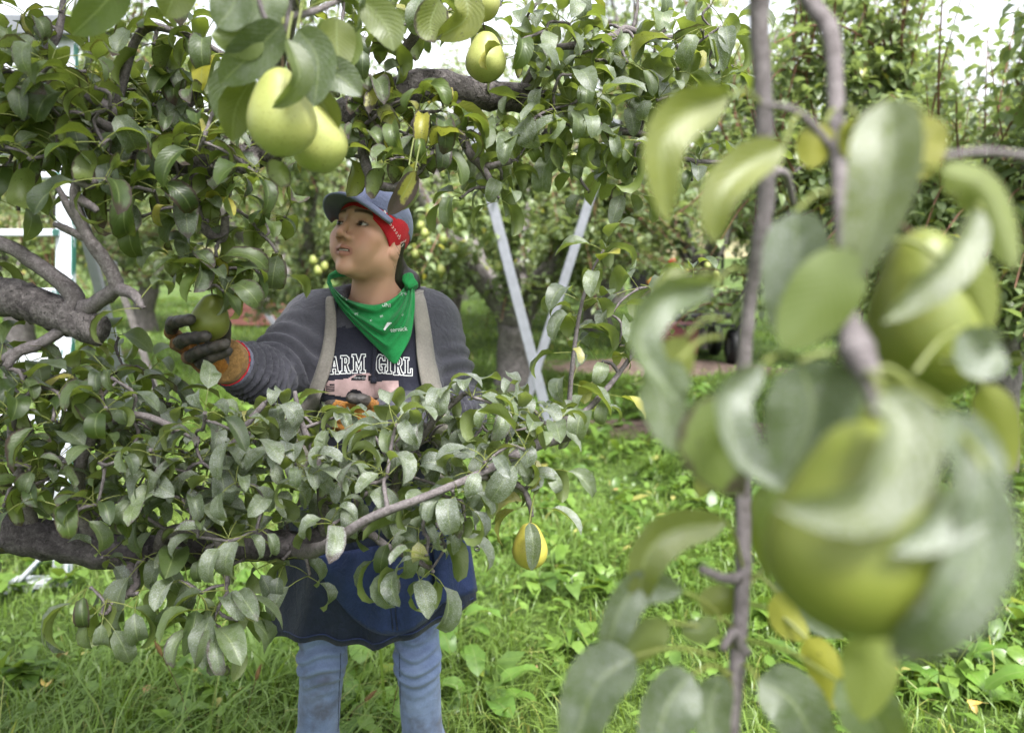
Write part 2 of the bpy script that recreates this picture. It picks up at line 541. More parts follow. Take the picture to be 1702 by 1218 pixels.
def blades(n, y0, y1, hmin, hmax, wid, bend, seed, patch=None, wide=.75, extra=.7):
    r = np.random.default_rng(seed)
    y = np.sqrt(r.uniform(y0 ** 2, y1 ** 2, n))
    x = r.uniform(-1, 1, n) * (wide * y + extra)
    lush = .5 + .5 * np.sin(x * 1.9 + 1.1 * np.sin(y * 1.7)) * np.sin(y * 2.3 + x * .8)
    lush = np.clip(lush + .35 * (np.abs(x + .2) > .42 * y) + .25 * (x < -.4), 0, 1.4)
    right = x > .36 * y
    lush = np.where(right, lush * .45, lush)
    lush = np.where((np.abs(x + 2.15) < .55) & (y > 2.2) & (y < 3.6), lush * .3, lush)
    keep = (soil_at(x, y) < r.uniform(0, .35, n)) & (r.uniform(0, 1, n) < .55 + .45 * lush)
    x, y, lush = x[keep], y[keep], lush[keep]
    n = len(x)
    h = r.uniform(hmin, hmax, n) * (.45 + .75 * lush) * r.uniform(.6, 1.2, n)
    flow = 2.2 * np.sin(x * 1.1 + 3) + 1.7 * np.cos(y * 1.4)
    yaw = flow + r.normal(0, 1.3, n)
    bd = np.clip(r.normal(bend, .45, n), .1, 2.1)
    w = wid * r.uniform(.5, 1.4, n)
    z = gz(x, y) - .01
    dx, dy = np.cos(yaw), np.sin(yaw)
    V = np.zeros((n, 7, 3)); U = np.zeros((n, 7, 2))
    px_, pz_ = np.zeros(n), np.zeros(n)
    ang = np.full(n, np.pi / 2) - .15 * bd
    tw = r.uniform(-.8, .8, n)
    for k in range(4):
        sx, sy = -np.sin(yaw + tw), np.cos(yaw + tw)
        ww = w * (1.0, .95, .7, 0)[k] / 2
        cx, cy, cz = x + dx * px_, y + dy * px_, z + pz_
        if k < 3:
            V[:, 2 * k] = np.stack([cx - sx * ww, cy - sy * ww, cz], -1)
            V[:, 2 * k + 1] = np.stack([cx + sx * ww, cy + sy * ww, cz], -1)
            U[:, 2 * k, 1] = U[:, 2 * k + 1, 1] = k / 3
        else:
            V[:, 6] = np.stack([cx, cy, cz], -1); U[:, 6, 1] = 1
        px_ = px_ + h / 3 * np.cos(ang); pz_ = pz_ + h / 3 * np.sin(ang)
        ang = ang - bd * .62
    V[:, :, 2] = np.maximum(V[:, :, 2], gz(x, y)[:, None] - .01)
    b = np.arange(n)[:, None] * 7
    Q = np.concatenate([b + np.array([0, 1, 3, 2]), b + np.array([2, 3, 5, 4])])
    T = b + np.array([4, 5, 6])
    C = np.zeros((n, 7, 4))
    C[..., 0] = np.clip(r.normal(.48, .3, n) + .3 * np.sin(x * 2.2 + y) * np.cos(y * 1.7) + .2 * np.sin(x * 6.1) * np.sin(y * 5.3), 0, 1)[:, None]
    dry = (r.uniform(0, 1, n) < .05) * r.uniform(.4, 1, n) + .15 * np.clip(np.sin(x * 1.3 + 1) * np.sin(y * 1.1), 0, 1)
    C[..., 3] = dry[:, None]
    return V.reshape(-1, 3), Q, T, U.reshape(-1, 2), C.reshape(-1, 4)


gm = MB()
for a in ((44000, 1.0, 4.4, .05, .19, .0056, 1.2, 1), (15000, 1.0, 4.6, .18, .38, .0046, 1.7, 5), (5000, 1.0, 5.0, .12, .30, .0095, 1.3, 6), (34000, 4.2, 9.0, .05, .14, .0080, 1.15, 2), (20000, 4.2, 9.0, .14, .28, .0065, 1.7, 7), (46000, 8.6, 24, .06, .15, .022, .9, 3)):
    V, Q, T, U, C = blades(*a)
    gm.add(V, Q, T, U, C)
tag(gm.build('grass', M['grass']), 'long tangled green grass covering the orchard floor', 'grass', kind='stuff')


def simple_leaves(P, yaw, elev, L, wr, droop, fold, roll=None):
    """n five-point folded leaves; returns V,T,U"""
    n = len(P)
    d0 = np.stack([np.cos(elev) * np.cos(yaw), np.cos(elev) * np.sin(yaw), np.sin(elev)], -1)
    e1 = elev - droop
    d1 = np.stack([np.cos(e1) * np.cos(yaw), np.cos(e1) * np.sin(yaw), np.sin(e1)], -1)
    side = np.stack([np.sin(yaw), -np.cos(yaw), np.zeros(n)], -1)
    up = np.cross(side, d0)
    if roll is not None:
        c, s = np.cos(roll)[:, None], np.sin(roll)[:, None]
        side, up = side * c + up * s, up * c - side * s
    L = L[:, None]
    f = fold[:, None]
    em = elev - droop * .5
    dm = np.stack([np.cos(em) * np.cos(yaw), np.cos(em) * np.sin(yaw), np.sin(em)], -1)
    m1 = P + d0 * L * .28
    m2 = m1 + dm * L * .37
    V = np.zeros((n, 8, 3))
    V[:, 0] = P
    for o, m, w in ((1, m1, .46), (4, m2, .42)):
        V[:, o] = m + (side + up * f) * L * wr * w
        V[:, o + 1] = m
        V[:, o + 2] = m + (-side + up * f) * L * wr * w
    V[:, 7] = m2 + d1 * L * .35
    b = np.arange(n)[:, None] * 8
    T = np.concatenate([b + np.array(t) for t in ((0, 1, 2), (0, 2, 3), (1, 4, 5), (1, 5, 2), (2, 5, 6), (2, 6, 3), (4, 7, 5), (5, 7, 6))])
    U = np.tile(np.array([(.5, 0), (1, .3), (.5, .3), (0, .3), (1, .65), (.5, .65), (0, .65), (.5, 1)]), (n, 1))
    return V.reshape(-1, 3), T, U


# clover, plantain and dandelion leaves too small to pick apart
n = 30000
r = np.random.default_rng(21)
y = np.sqrt(r.uniform(1.9 ** 2, 9.5 ** 2, n)); x = r.uniform(-1, 1, n) * (.75 * y + .5)
dens = .5 + .5 * np.sin(x * 2.1 + .7) * np.sin(y * 1.6 + 2.0 + x * .6) + .4 * (x > .33 * y) + .22 * (np.abs(y - 4.4) < .9) * (x > .2)
k = (r.uniform(0, 1, n) < np.clip(dens - .28, .04, 1)) & (soil_at(x, y) < .1)
x, y = x[k], y[k]; n = len(x)
P = np.stack([x, y, gz(x, y) + r.uniform(.02, .11, n)], -1)
V, T, U = simple_leaves(P, r.uniform(0, 6.28, n), r.normal(.15, .4, n), r.uniform(.025, .065, n), .62, r.uniform(.1, .9, n), r.uniform(0, .35, n))
C = np.zeros((n, 8, 4)); C[..., 0] = r.uniform(.1, 1, n)[:, None]; C[..., 3] = ((r.uniform(0, 1, n) < .012) * .6)[:, None]
tag(mobj('ground_cover', V, T, M['grass'], luv=U, lcol=C.reshape(-1, 4)), 'small broad-leaved weeds and clover mixed through the grass', 'ground cover', kind='stuff')

# rosettes of broader leaves, thick on the right and along the bare soil
m = 900
y = np.sqrt(r.uniform(2.0 ** 2, 7.5 ** 2, m)); x = r.uniform(-1, 1, m) * (.75 * y + .3)
dens = .28 + .9 * (x > .36 * y) + .55 * (np.abs(y - 4.9) < .8) * (x > .1) + .3 * np.clip(np.sin(x * 2.7 + 1) * np.sin(y * 2.2), 0, 1)
k = (r.uniform(0, 1, m) < dens) & (soil_at(x, y) < .1)
x, y = np.repeat(x[k], 9), np.repeat(y[k], 9); n = len(x)
P = np.stack([x, y, gz(x, y) + r.uniform(.03, .09, n)], -1) + r.normal(0, .018, (n, 3)) * (1, 1, .3)
V, T, U = simple_leaves(P, r.uniform(0, 6.28, n), r.normal(.5, .35, n), r.uniform(.06, .15, n), .5, r.uniform(.3, 1.3, n), r.uniform(0, .4, n), r.normal(0, .3, n))
C = np.zeros((n, 8, 4)); C[..., 0] = r.uniform(.0, .9, n)[:, None]; C[..., 3] = ((r.uniform(0, 1, n) < .012) * .6)[:, None]
tag(mobj('ground_cover', V, T, M['grass'], luv=U, lcol=C.reshape(-1, 4)), 'thick rosettes of broad weed leaves among the grass', 'ground cover', kind='stuff')

# far hillside behind the orchard
hv, hq = [], []
hx = np.linspace(-420, 420, 85); hy = np.linspace(140, 520, 30)
HX, HY = np.meshgrid(hx, hy, indexing='ij')
HZ = np.clip((HY - 140) / 260, 0, 1) ** 1.3 * (38 + 14 * np.sin(HX * .012 + 1) + 7 * np.sin(HX * .037) + 3 * np.sin(HX * .11 + HY * .05)) - .3
HV = np.stack([HX, HY, HZ], -1).reshape(-1, 3)
a, b_ = np.meshgrid(np.arange(84), np.arange(29), indexing='ij')
HQ = np.stack([a * 30 + b_, (a + 1) * 30 + b_, (a + 1) * 30 + b_ + 1, a * 30 + b_ + 1], -1).reshape(-1, 4)
M['hill'] = simple_mat('dry_hill', (.30, .24, .15), .95, .1, scale=.05, col2=(.11, .13, .06), bump=.5, bscale=.4)
tag(mobj('hillside', HV, HQ, M['hill']), kind='structure')


# ------------------------------------------------------------------ pear trees across the grass
def far_tree_parts(seed, height, spread, nshoot, nspur, upright=.6, low=.55, leafL=.085, trunk_r=.13, fork=.75):
    r = np.random.default_rng(seed)
    wood = MB()
    sh = MB()
    P, R = smooth_path([(0, 0, -.08), (.02, .01, fork * .5), (r.normal(0, .05), r.normal(0, .05), fork)], [trunk_r * 1.35, trunk_r, trunk_r * .95], 5)
    add_tube(wood, P, R, 12, .06, seed=seed)
    top = P[-1]
    limbs = []
    nl = 6
    for i in range(nl):
        a = 2 * math.pi * (i + r.uniform(-.3, .3)) / nl
        e = spread * r.uniform(.6, 1.05)
        hh = height * r.uniform(.62, .95)
        pts = [top - (0, 0, .06), top + np.array((math.cos(a) * e * .3, math.sin(a) * e * .3, (hh - fork) * .28)),
               top + np.array((math.cos(a) * e * .65, math.sin(a) * e * .65, (hh - fork) * .62)),
               np.array((math.cos(a) * e, math.sin(a) * e, hh))]
        Pl, Rl = smooth_path(pts, [trunk_r * .62, trunk_r * .48, trunk_r * .3, trunk_r * .09], 6)
        Pl[1:-1] += r.normal(0, .02, (len(Pl) - 2, 3))
        add_tube(wood, Pl, Rl, 8, .06, seed=seed + i)
        limbs.append(Pl[3:])
        for q in range(4):
            b0 = Pl[r.integers(4, len(Pl) - 2)]
            a2 = a + r.uniform(-1.3, 1.3)
            ln = r.uniform(.45, 1.0) * spread * .55
            dz = r.uniform(-.9, .4) * ln
            b2 = b0 + np.array((math.cos(a2) * ln, math.sin(a2) * ln, dz))
            b2[2] = max(b2[2], low)
            Pb, Rb = smooth_path([b0, (b0 + b2) / 2 + (0, 0, .12), b2], [.028, .02, .007], 5)
            add_tube(wood, Pb, Rb, 6, .06, seed=seed + i + q)
            limbs.append(Pb[1:])
    nodes = np.vstack(limbs)
    LP, LY, LE, LL, LD = [], [], [], [], []
    for s in range(nshoot):
        b0 = nodes[r.integers(len(nodes))]
        ln = r.uniform(.35, 1.05)
        out = np.array((b0[0], b0[1], 0)); out = out / (np.linalg.norm(out) + 1e-6)
        if r.uniform() < upright:
            d = nrm(np.array((r.normal(0, .22), r.normal(0, .22), 1)) + out * .2)
            e = b0 + d * ln
            mid = b0 + d * ln * .5 + out * .04
        else:
            d = nrm(out + np.array((r.normal(0, .5), r.normal(0, .5), r.uniform(-.5, .35))))
            mid = b0 + d * ln * .5 + (0, 0, .05)
            e = b0 + d * ln - (0, 0, .22 * ln)
        e[2] = max(e[2], low * .8)
        Ps, Rs = smooth_path([b0, mid, e], [.0085, .006, .003], 4)
        add_tube(sh, Ps, Rs, 4, 0, cap=False)
        m = int(ln * 36)
        t = np.linspace(.06, 1, m)
        p = np.stack([np.interp(t, np.linspace(0, 1, len(Ps)), Ps[:, c]) for c in range(3)], -1)
        LP.append(p); LY.append(np.arange(m) * 2.4 + r.uniform(0, 6)); LE.append(r.normal(.1, .3, m)); LL.append(leafL * r.uniform(.7, 1.15, m)); LD.append(r.uniform(.5, 1.2, m))
    k = r.integers(len(nodes), size=nspur)
    for c in nodes[k]:
        m = r.integers(4, 8)
        c = c + r.normal(0, .09, 3)
        p = np.tile(c, (m, 1)) + r.normal(0, .022, (m, 3))
        LP.append(p); LY.append(r.uniform(0, 6.28, m)); LE.append(r.normal(-.1, .45, m)); LL.append(leafL * r.uniform(.75, 1.15, m)); LD.append(r.uniform(.3, 1.1, m))
    LP = np.vstack(LP); LY = np.concatenate(LY); LE = np.concatenate(LE); LL = np.concatenate(LL); LD = np.concatenate(LD)
    n = len(LP)
    LP = LP + np.stack([np.cos(LY), np.sin(LY), np.full(n, .2)], -1) * .025
    V, T, U = simple_leaves(LP, LY, LE, LL, .52, LD, r.uniform(.1, .5, n), r.normal(0, .35, n))
    C = np.zeros((n, 8, 4))
    C[..., 0] = np.clip(r.normal(.45, .3, n), 0, 1)[:, None]
    C[..., 3] = ((r.uniform(0, 1, n) < .05) * r.uniform(.3, .9, n))[:, None]
    WV, WF, _, _ = wood.arrays(); SV, SF, _, _ = sh.arrays()
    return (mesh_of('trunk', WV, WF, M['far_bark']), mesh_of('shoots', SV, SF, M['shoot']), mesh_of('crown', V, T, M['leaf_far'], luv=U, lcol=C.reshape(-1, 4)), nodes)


protos = {
    'a': far_tree_parts(101, 4.2, 2.1, 230, 2500, .4, .75, leafL=.095, trunk_r=.17),
    'b': far_tree_parts(102, 4.6, 2.0, 260, 1400, .55, .8, leafL=.095, trunk_r=.13),
    'c': far_tree_parts(103, 4.0, 2.4, 200, 2200, .35, .6, leafL=.095, trunk_r=.14),
    'd': far_tree_parts(104, 3.9, 1.7, 480, 3000, .8, .4, leafL=.09, trunk_r=.12),
}
TREES = []


def place_tree(kind, x, y, rot, s, label, group=None):
    tm, sm, cm, nodes = protos[kind]
    t = thing('pear_tree', label, 'tree', (x, y, float(gz(np.array(x), np.array(y)))), group)
    t.rotation_euler = (0, 0, rot); t.scale = (s, s, s)
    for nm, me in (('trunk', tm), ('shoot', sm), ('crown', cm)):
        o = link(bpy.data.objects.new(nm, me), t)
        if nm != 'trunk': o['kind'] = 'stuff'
    c, sn = math.cos(rot), math.sin(rot)
    nd = np.stack([x + s * (nodes[:, 0] * c - nodes[:, 1] * sn), y + s * (nodes[:, 0] * sn + nodes[:, 1] * c), s * nodes[:, 2]], -1)
    TREES.append(nd)
    return t


RG = 'pear trees standing in rows behind the picker'
place_tree('a', .02, 8.0, .4, 1.0, 'pear tree with thick dark trunk right behind the slanting grey poles')
place_tree('d', 3.15, 5.0, .2, 1.05, 'leafy pear tree full of upright reddish shoots beside the hanging foreground branch')
place_tree('c', -2.7, 9.6, 1.1, 1.05, 'low spreading pear tree behind the red bin')
place_tree('b', 2.9, 11.6, 2.0, 1.3, 'pear tree standing directly behind the maroon cart')
for kind, x, y, rot, s in (('b', -5.2, 8.2, .6, 1.05), ('c', -.9, 11.5, 2.2, 1.1), ('d', 5.4, 8.6, 2.9, 1.1),
                           ('a', -6.8, 14.5, 2.5, 1.1), ('b', -3.4, 16.0, 4.1, 1.1), ('c', .3, 17.0, 5.0, 1.1), ('a', 1.6, 14.5, 3.2, 1.35), ('d', 7.4, 13.0, 1.0, 1.15),
                           ('c', -10, 19, .5, 1.2), ('a', -5.6, 22, 3.6, 1.25), ('b', -1.5, 23, 1.3, 1.2), ('c', 3.0, 22, 2.6, 1.25), ('b', 7.2, 20, .9, 1.25), ('a', 11.5, 18, 2.0, 1.2)):
    place_tree(kind, x, y, rot, s, 'leafy green pear tree in the orchard rows across the grass', RG)


# ------------------------------------------------------------------ ladders, poles, bin, cart
def peel_mat():
    m, nt, out = new_mat('peeling_paint')
    g = NT(nt)
    tc = g.n('ShaderNodeTexCoord'); v = tc.outputs['Object']
    mp = g.n('ShaderNodeMapping'); mp.inputs['Scale'].default_value = (1, 1, .35); g.l(v, mp.inputs[0])
    nz = g.noise(mp.outputs[0], 28, 5, .7)
    base = g.mix(g.ramp(g.noise(v, 60, 4), .35, .7), (.50, .52, .57), (.36, .38, .42))
    geo = g.n('ShaderNodeNewGeometry')
    sx = g.n('ShaderNodeSeparateXYZ'); g.l(geo.outputs['Normal'], sx.inputs[0])
    f = g.ramp(g.math('ADD', nz, g.math('MULTIPLY', g.ramp(sx.outputs[0], .35, .7), .22)), .66, .69)
    c = g.mix(f, base, (.02, .10, .075))
    p = g.n('ShaderNodeBsdfPrincipled'); g.l(c, p.inputs['Base Color']); p.inputs['Roughness'].default_value = .5
    b = g.n('ShaderNodeBump'); b.inputs['Strength'].default_value = .4; b.inputs['Distance'].default_value = .003
    g.l(f, b.inputs['Height']); g.l(b.outputs[0], p.inputs['Normal'])
    g.l(p.outputs[0], out.inputs[0])
    return m


M['peel'] = peel_mat()
M['alu'] = simple_mat('dull_aluminium', (.25, .26, .295), .45, .5, metal=.3, var=.22, scale=14, bump=.1, bscale=60)
M['alu_d'] = simple_mat('ladder_top_metal', (.20, .21, .23), .5, .5, metal=.3, var=.3, scale=16)


def part_bar(name, parent, mat, p, q, w, t, side=None, bev=.004, org=(0, 0, 0)):
    V, Q, T = bar_geo(np.asarray(p) - org, np.asarray(q) - org, w, t, side, bev)
    return recalc(mobj(name, V, [Q, T] if len(T) else [Q], mat, parent, smooth=False))


gb = on_ground(103, 978)
lad = thing('orchard_ladder', 'white tripod orchard ladder with flaking green paint behind the pear limbs', 'ladder', gb)
rt, rb = W(113, 58, 3.42), np.array((gb[0], gb[1], -.02))
lt, lb = rt + (-.34, 0, 0), rb + (-.86, 0, 0)
part_bar('rail', lad, M['peel'], rb, rt, .074, .034, (1, 0, 0), org=gb)
part_bar('rail', lad, M['peel'], lb, lt, .074, .034, (1, 0, 0), org=gb)
for py in (150, 250, 292, 387, 485, 592, 690, 790, 950)[1:]:
    z = W(60, py, 3.36)[2]
    k = (z - rb[2]) / (rt[2] - rb[2])
    a, b = rb + (rt - rb) * k, lb + (lt - lb) * k
    part_bar('step', lad, M['peel'], a + (-.015, -.025, 0), b + (.015, -.025, 0), .085, .03, (0, 1, 0), org=gb)
z1 = W(60, 950, 3.3)[2]
for s0, s1, z0, z2 in ((.55, .03, .02, .20), (.30, .03, -.0, .0)):
    pass
mid = rb + (lb - rb) * .26
part_bar('brace', lad, M['peel'], np.array((mid[0] - .02, rb[1] - .055, z1 - .10)), np.array((rb[0] - .02, rb[1] - .055, z1 + .12)), .045, .018, (0, 1, 0), org=gb)
part_bar('brace', lad, M['peel'], np.array((mid[0] + .03, rb[1] - .050, z1 - .01)), np.array((rb[0] - .09, rb[1] - .050, max(.01, z1 - .17))), .045, .018, (0, 1, 0), org=gb)
part_bar('top_cap', lad, M['alu_d'], lt + (-.06, 0, .02), rt + (.05, 0, .02), .16, .075, (0, 1, 0), org=gb)
tl = np.array((W(250, 806, 4.8)[0], 4.8, -.02))
part_bar('tripod_leg', lad, M['alu'], (rt + lt) / 2 + (0, .06, .0), tl, .05, .035, (1, 0, 0), org=gb)


def pole(label, a, b, w, t, cat='pole', mat='alu', name='metal_pole'):
    """straight pole from foot a to top b"""
    o = thing(name, label, cat, a)
    part_bar('shaft', o, M[mat], np.asarray(a) - (0, 0, .02), b, w, t, (1, 0, 0), .006, org=np.asarray(a))
    d = nrm(np.asarray(b) - a)
    part_bar('end_cap', o, M['alu_d'], np.asarray(b) - d * .01, np.asarray(b) + d * .03, w + .008, t + .008, (1, 0, 0), .003, org=np.asarray(a))
    return o


f1 = W(921, 733, 6.0); f1[2] = 0
f2 = W(857, 727, 6.25); f2[2] = 0
pole('pale grey metal pole leaning up to the left across the thick dark trunk', f1, W(786, 215, 6.0), .080, .045)
pole('pale grey metal pole leaning up to the right, crossing behind the other grey pole', f2, W(1020, 205, 6.25), .074, .045)
f3 = on_ground(262, 655)
pole('thin dull wooden prop standing in the grass beyond the gloved hand', f3, W(188, 440, f3[1]), .055, .055, 'prop', 'far_bark', 'wooden_prop')
f4 = on_ground(470, 556)
pole('thin white pole leaning over the red bin', f4, W(405, 466, f4[1]), .09, .09, 'pole', 'alu')

M['red'] = simple_mat('faded_red_paint', (.24, .10, .085), .6, .3, var=.35, scale=5)
M['cream'] = simple_mat('pale_rim', (.55, .50, .47), .6, .3, var=.2, scale=9)
bn = on_ground(424, 546); bn[1] += .6
rbin = thing('fruit_bin', 'faded red slatted fruit bin with pale rim under the far trees', 'bin', bn)
for j in range(4):
    for sy in (-.5, .5):
        V, Q, T = box_geo((0, sy, .12 + j * .15), (1.15, .03, .13), .006)
        recalc(mobj('slat', V, [Q, T], M['red'] if j < 3 else M['cream'], rbin, smooth=False))
    for sx in (-.57, .57):
        V, Q, T = box_geo((sx, 0, .12 + j * .15), (.03, .97, .13), .006)
        recalc(mobj('slat', V, [Q, T], M['red'] if j < 3 else M['cream'], rbin, smooth=False))
for sx in (-.5, 0, .5):
    V, Q, T = box_geo((sx, 0, .025), (.09, 1.0, .07), .006)
    recalc(mobj('skid', V, [Q, T], M['far_bark'], rbin, smooth=False))

M['maroon'] = simple_mat('maroon_paint', (.085, .020, .022), .5, .4, var=.3, scale=6)
M['blackm'] = simple_mat('black_metal', (.012, .012, .014), .5, .4, var=.3, scale=9)
M['orange'] = simple_mat('orange_plastic', (.60, .26, .06), .5, .4, var=.2, scale=9)
M['redp'] = simple_mat('red_plastic', (.50, .035, .02), .4, .5, var=.2, scale=9)
cp = on_ground(1118, 607)
cart = thing('farm_cart', 'maroon farm cart with black frame parked by the trees', 'cart', cp)
CB = lambda nm, c, s, mt, bev=.02: recalc(mobj(nm, *(lambda g_: (g_[0], [g_[1], g_[2]]))(box_geo(c, s, bev)), M[mt], cart, smooth=False))
CB('body', (.02, .45, .36), (.56, 1.1, .42), 'maroon')
CB('rib', (-.13, -.105, .36), (.03, .015, .36), 'maroon', .004)
CB('rib', (.16, -.105, .36), (.03, .015, .36), 'maroon', .004)
CB('deck', (.42, .5, .64), (.9, 1.2, .07), 'blackm')
CB('crossbar', (.44, -.08, .52), (.86, .05, .05), 'blackm', .01)
CB('hitch', (.86, .1, .42), (.06, .06, .38), 'blackm', .01)
CB('seat', (-.30, .6, .90), (.32, .5, .12), 'blackm', .03)
CB('seat_back', (-.30, .82, 1.05), (.32, .09, .34), 'blackm', .03)
CB('panel', (-.20, .35, 1.07), (.20, .10, .09), 'orange', .02)
CB('lamp', (.0, .2, 1.31), (.10, .08, .11), 'redp', .03)
for sx in (-.42, .82):
    V, Q, T = bar_geo((sx, .85, .6), (sx, .85, 1.42), .04, .04, (1, 0, 0), .008)
    recalc(mobj('post', V, [Q, T], M['blackm'], cart, smooth=False))
V, Q, T = bar_geo((.0, .2, 1.27), (.30, .72, 1.02), .03, .03, (0, 0, 1), .006)
recalc(mobj('arm', V, [Q, T], M['blackm'], cart, smooth=False))
V, Q, T = bar_geo((.30, .72, .66), (.30, .72, 1.05), .03, .03, (1, 0, 0), .006)
recalc(mobj('arm', V, [Q, T], M['blackm'], cart, smooth=False))
for sx in (-.28, .78):
    for sy in (.05, .95):
        t_ = np.linspace(0, 2 * math.pi, 21)
        mb = MB()
        ring = np.stack([np.full(21, sx), sy + .165 * np.cos(t_), .24 + .165 * np.sin(t_)], -1)
        add_tube(mb, ring, np.full(21, .075), 8, cap=False)
        tw = mb.build('wheel', M['blackm'], cart, attrs=False)
        mb = MB(); add_tube(mb, [(sx - .05, sy, .24), (sx + .05, sy, .24)], [.11, .11], 14)
        mb.build('rim', M['alu'], tw, attrs=False, smooth=False)
# ------------------------------------------------------------------ pear leaves, one by one
NR = 7            # rows along the blade


def wprof(t):
    return (t ** .5) * (1 - t) ** .62 / ((.446 ** .5) * (.554 ** .62))


def leaf_mesh(base, d, n, lp, L, wd, bp, bb, fold, twist, wave, seed, fall=.0):
    """petiole of length lp from base along d, then a blade of length L that arches by bb; n = upper side"""
    r = random.Random(seed)
    d, n = nrm(d), np.asarray(n, float)
    n = nrm(n - d * np.dot(n, d)); s = np.cross(d, n)
    p = np.array(base, float)
    V, U, Q, T = [], [], [], []
    rp = .0010
    for k in range(4):                                     # petiole, three-sided
        for a in (0, 2.1, 4.2):
            V.append(p + rp * (math.cos(a) * n + math.sin(a) * s)); U.append((.5, 0))
        if k < 3:
            th = bp / 3
            p = p + d * lp / 3
            d, n = d * math.cos(th) - n * math.sin(th), n * math.cos(th) + d * math.sin(th)
    for k in range(3):
        for j in range(3):
            Q.append((k * 3 + j, k * 3 + (j + 1) % 3, (k + 1) * 3 + (j + 1) % 3, (k + 1) * 3 + j))
    ph = r.uniform(0, 6)
    o = 12
    rows = []
    for k in range(NR + 1):
        t = k / NR
        w = wd / 2 * wprof(min(max(t, .012), .993)) if 0 < k < NR else .0006
        fo = fold * (1 - .35 * t)
        cf, sf = math.cos(fo), math.sin(fo)
        for j, u in enumerate((-1, -.5, 0, .5, 1)):
            wz = wave * w * math.sin(t * 9 + ph + (u > 0) * 2) * abs(u)
            V.append(p + s * (u * w * cf) + n * (abs(u) * w * sf + wz)); U.append((.5 + u / 2, t))
        if k < NR:
            th = bb / NR * (.6 + .8 * (1 - abs(t - .45)))
            p = p + d * L / NR
            d, n = d * math.cos(th) - n * math.sin(th), n * math.cos(th) + d * math.sin(th)
            if twist:
                a = twist / NR
                n, s = n * math.cos(a) + s * math.sin(a), s * math.cos(a) - n * math.sin(a)
    for k in range(NR):
        for j in range(4):
            a = o + k * 5 + j
            Q.append((a, a + 1, a + 6, a + 5))
    return np.array(V), np.array(Q), np.array(U)


class Leaves:
    """keeps single leaves; the largest in the picture become parts, the rest one mass"""
    def __init__(s): s.items = []

    def add(s, V, Q, U, C, boost=1.0):
        fx, fy, ff = project(V)
        if ((fx > 535) & (fx < 672) & (fy > 335) & (fy < 500) & (ff < 1.75)).any(): return       # nothing hangs before the picker's face
        c = V[12:].mean(0)
        x, y, f = project(c)
        L = np.linalg.norm(V[-3] - V[14])
        a = (L / f) ** 2 * boost
        if not (-20 < x < 1722 and -20 < y < 1238) or f < .05: a = 0
        C = np.tile(np.array(C, float), (len(V), 1)); C[:12] = (.85, 0, 0, .38)
        s.items.append((a, V, Q, U, C))

    def build(s, parent, mat, limit=300):
        it = sorted(s.items, key=lambda i: -i[0])
        rest = MB()
        for k, (a, V, Q, U, C) in enumerate(it):
            if k < limit and a > 0:
                org = V[0]
                mobj('leaf', V - org, Q, mat, parent, luv=U, lcol=np.broadcast_to(C, (len(V), 4))).location = org
            else:
                rest.add(V, Q, None, U, C)
        if rest.n:
            tag(rest.build('foliage', mat, parent), kind='stuff')


def spur(leaves, c, nleaf, r, brown=.15, resid=.3, yel=.05, tone=.4, size=1.0, bias=(0, 0, 0), boost=1.0):
    a0 = r.uniform(0, 6.28)
    for i in range(nleaf):
        yaw = a0 + i * 2.4 + r.uniform(-.5, .5)
        el = r.uniform(-.2, 1.2)
        d = np.array((math.cos(el) * math.cos(yaw), math.cos(el) * math.sin(yaw), math.sin(el))) + np.array(bias) * r.uniform(.3, 1)
        n = np.array((0, 0, 1.0)) + np.array((r.gauss(0, .25), r.gauss(0, .25), 0))
        L = size * r.uniform(.046, .090)
        V, Q, U = leaf_mesh(np.asarray(c) + np.array((r.gauss(0, .004), r.gauss(0, .004), r.gauss(0, .004))), d, n, size * r.uniform(.022, .048), L, L * r.uniform(.42, .56),
                            r.uniform(.1, .8), r.uniform(.7, 2.5), r.uniform(.15, .85), r.uniform(-.8, .8), r.uniform(0, .3), r.random())
        br = brown + r.gauss(0, .12)
        if r.random() < .04 + .22 * max(0, brown - .1): br += .25
        br = min(br, .46)
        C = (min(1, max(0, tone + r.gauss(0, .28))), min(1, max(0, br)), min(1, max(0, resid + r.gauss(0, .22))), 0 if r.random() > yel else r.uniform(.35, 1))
        leaves.add(V, Q, U, C, boost)


def inside(poly, x, y):
    c = False
    j = len(poly) - 1
    for i in range(len(poly)):
        if (poly[i][1] > y) != (poly[j][1] > y) and x < (poly[j][0] - poly[i][0]) * (y - poly[i][1]) / (poly[j][1] - poly[i][1]) + poly[i][0]:
            c = not c
        j = i
    return c


def scatter(poly, n, d0, d1, r, mind=26):
    xs_, ys_ = [p[0] for p in poly], [p[1] for p in poly]
    out = []
    tries = 0
    while len(out) < n and tries < 20000:
        tries += 1
        x, y = r.uniform(min(xs_), max(xs_)), r.uniform(min(ys_), max(ys_))
        if inside(poly, x, y) and all((x - a) ** 2 + (y - b) ** 2 > mind * mind for a, b, _ in out):
            out.append((x, y, r.uniform(d0, d1)))
        if tries % 2500 == 0: mind *= .8
    return out


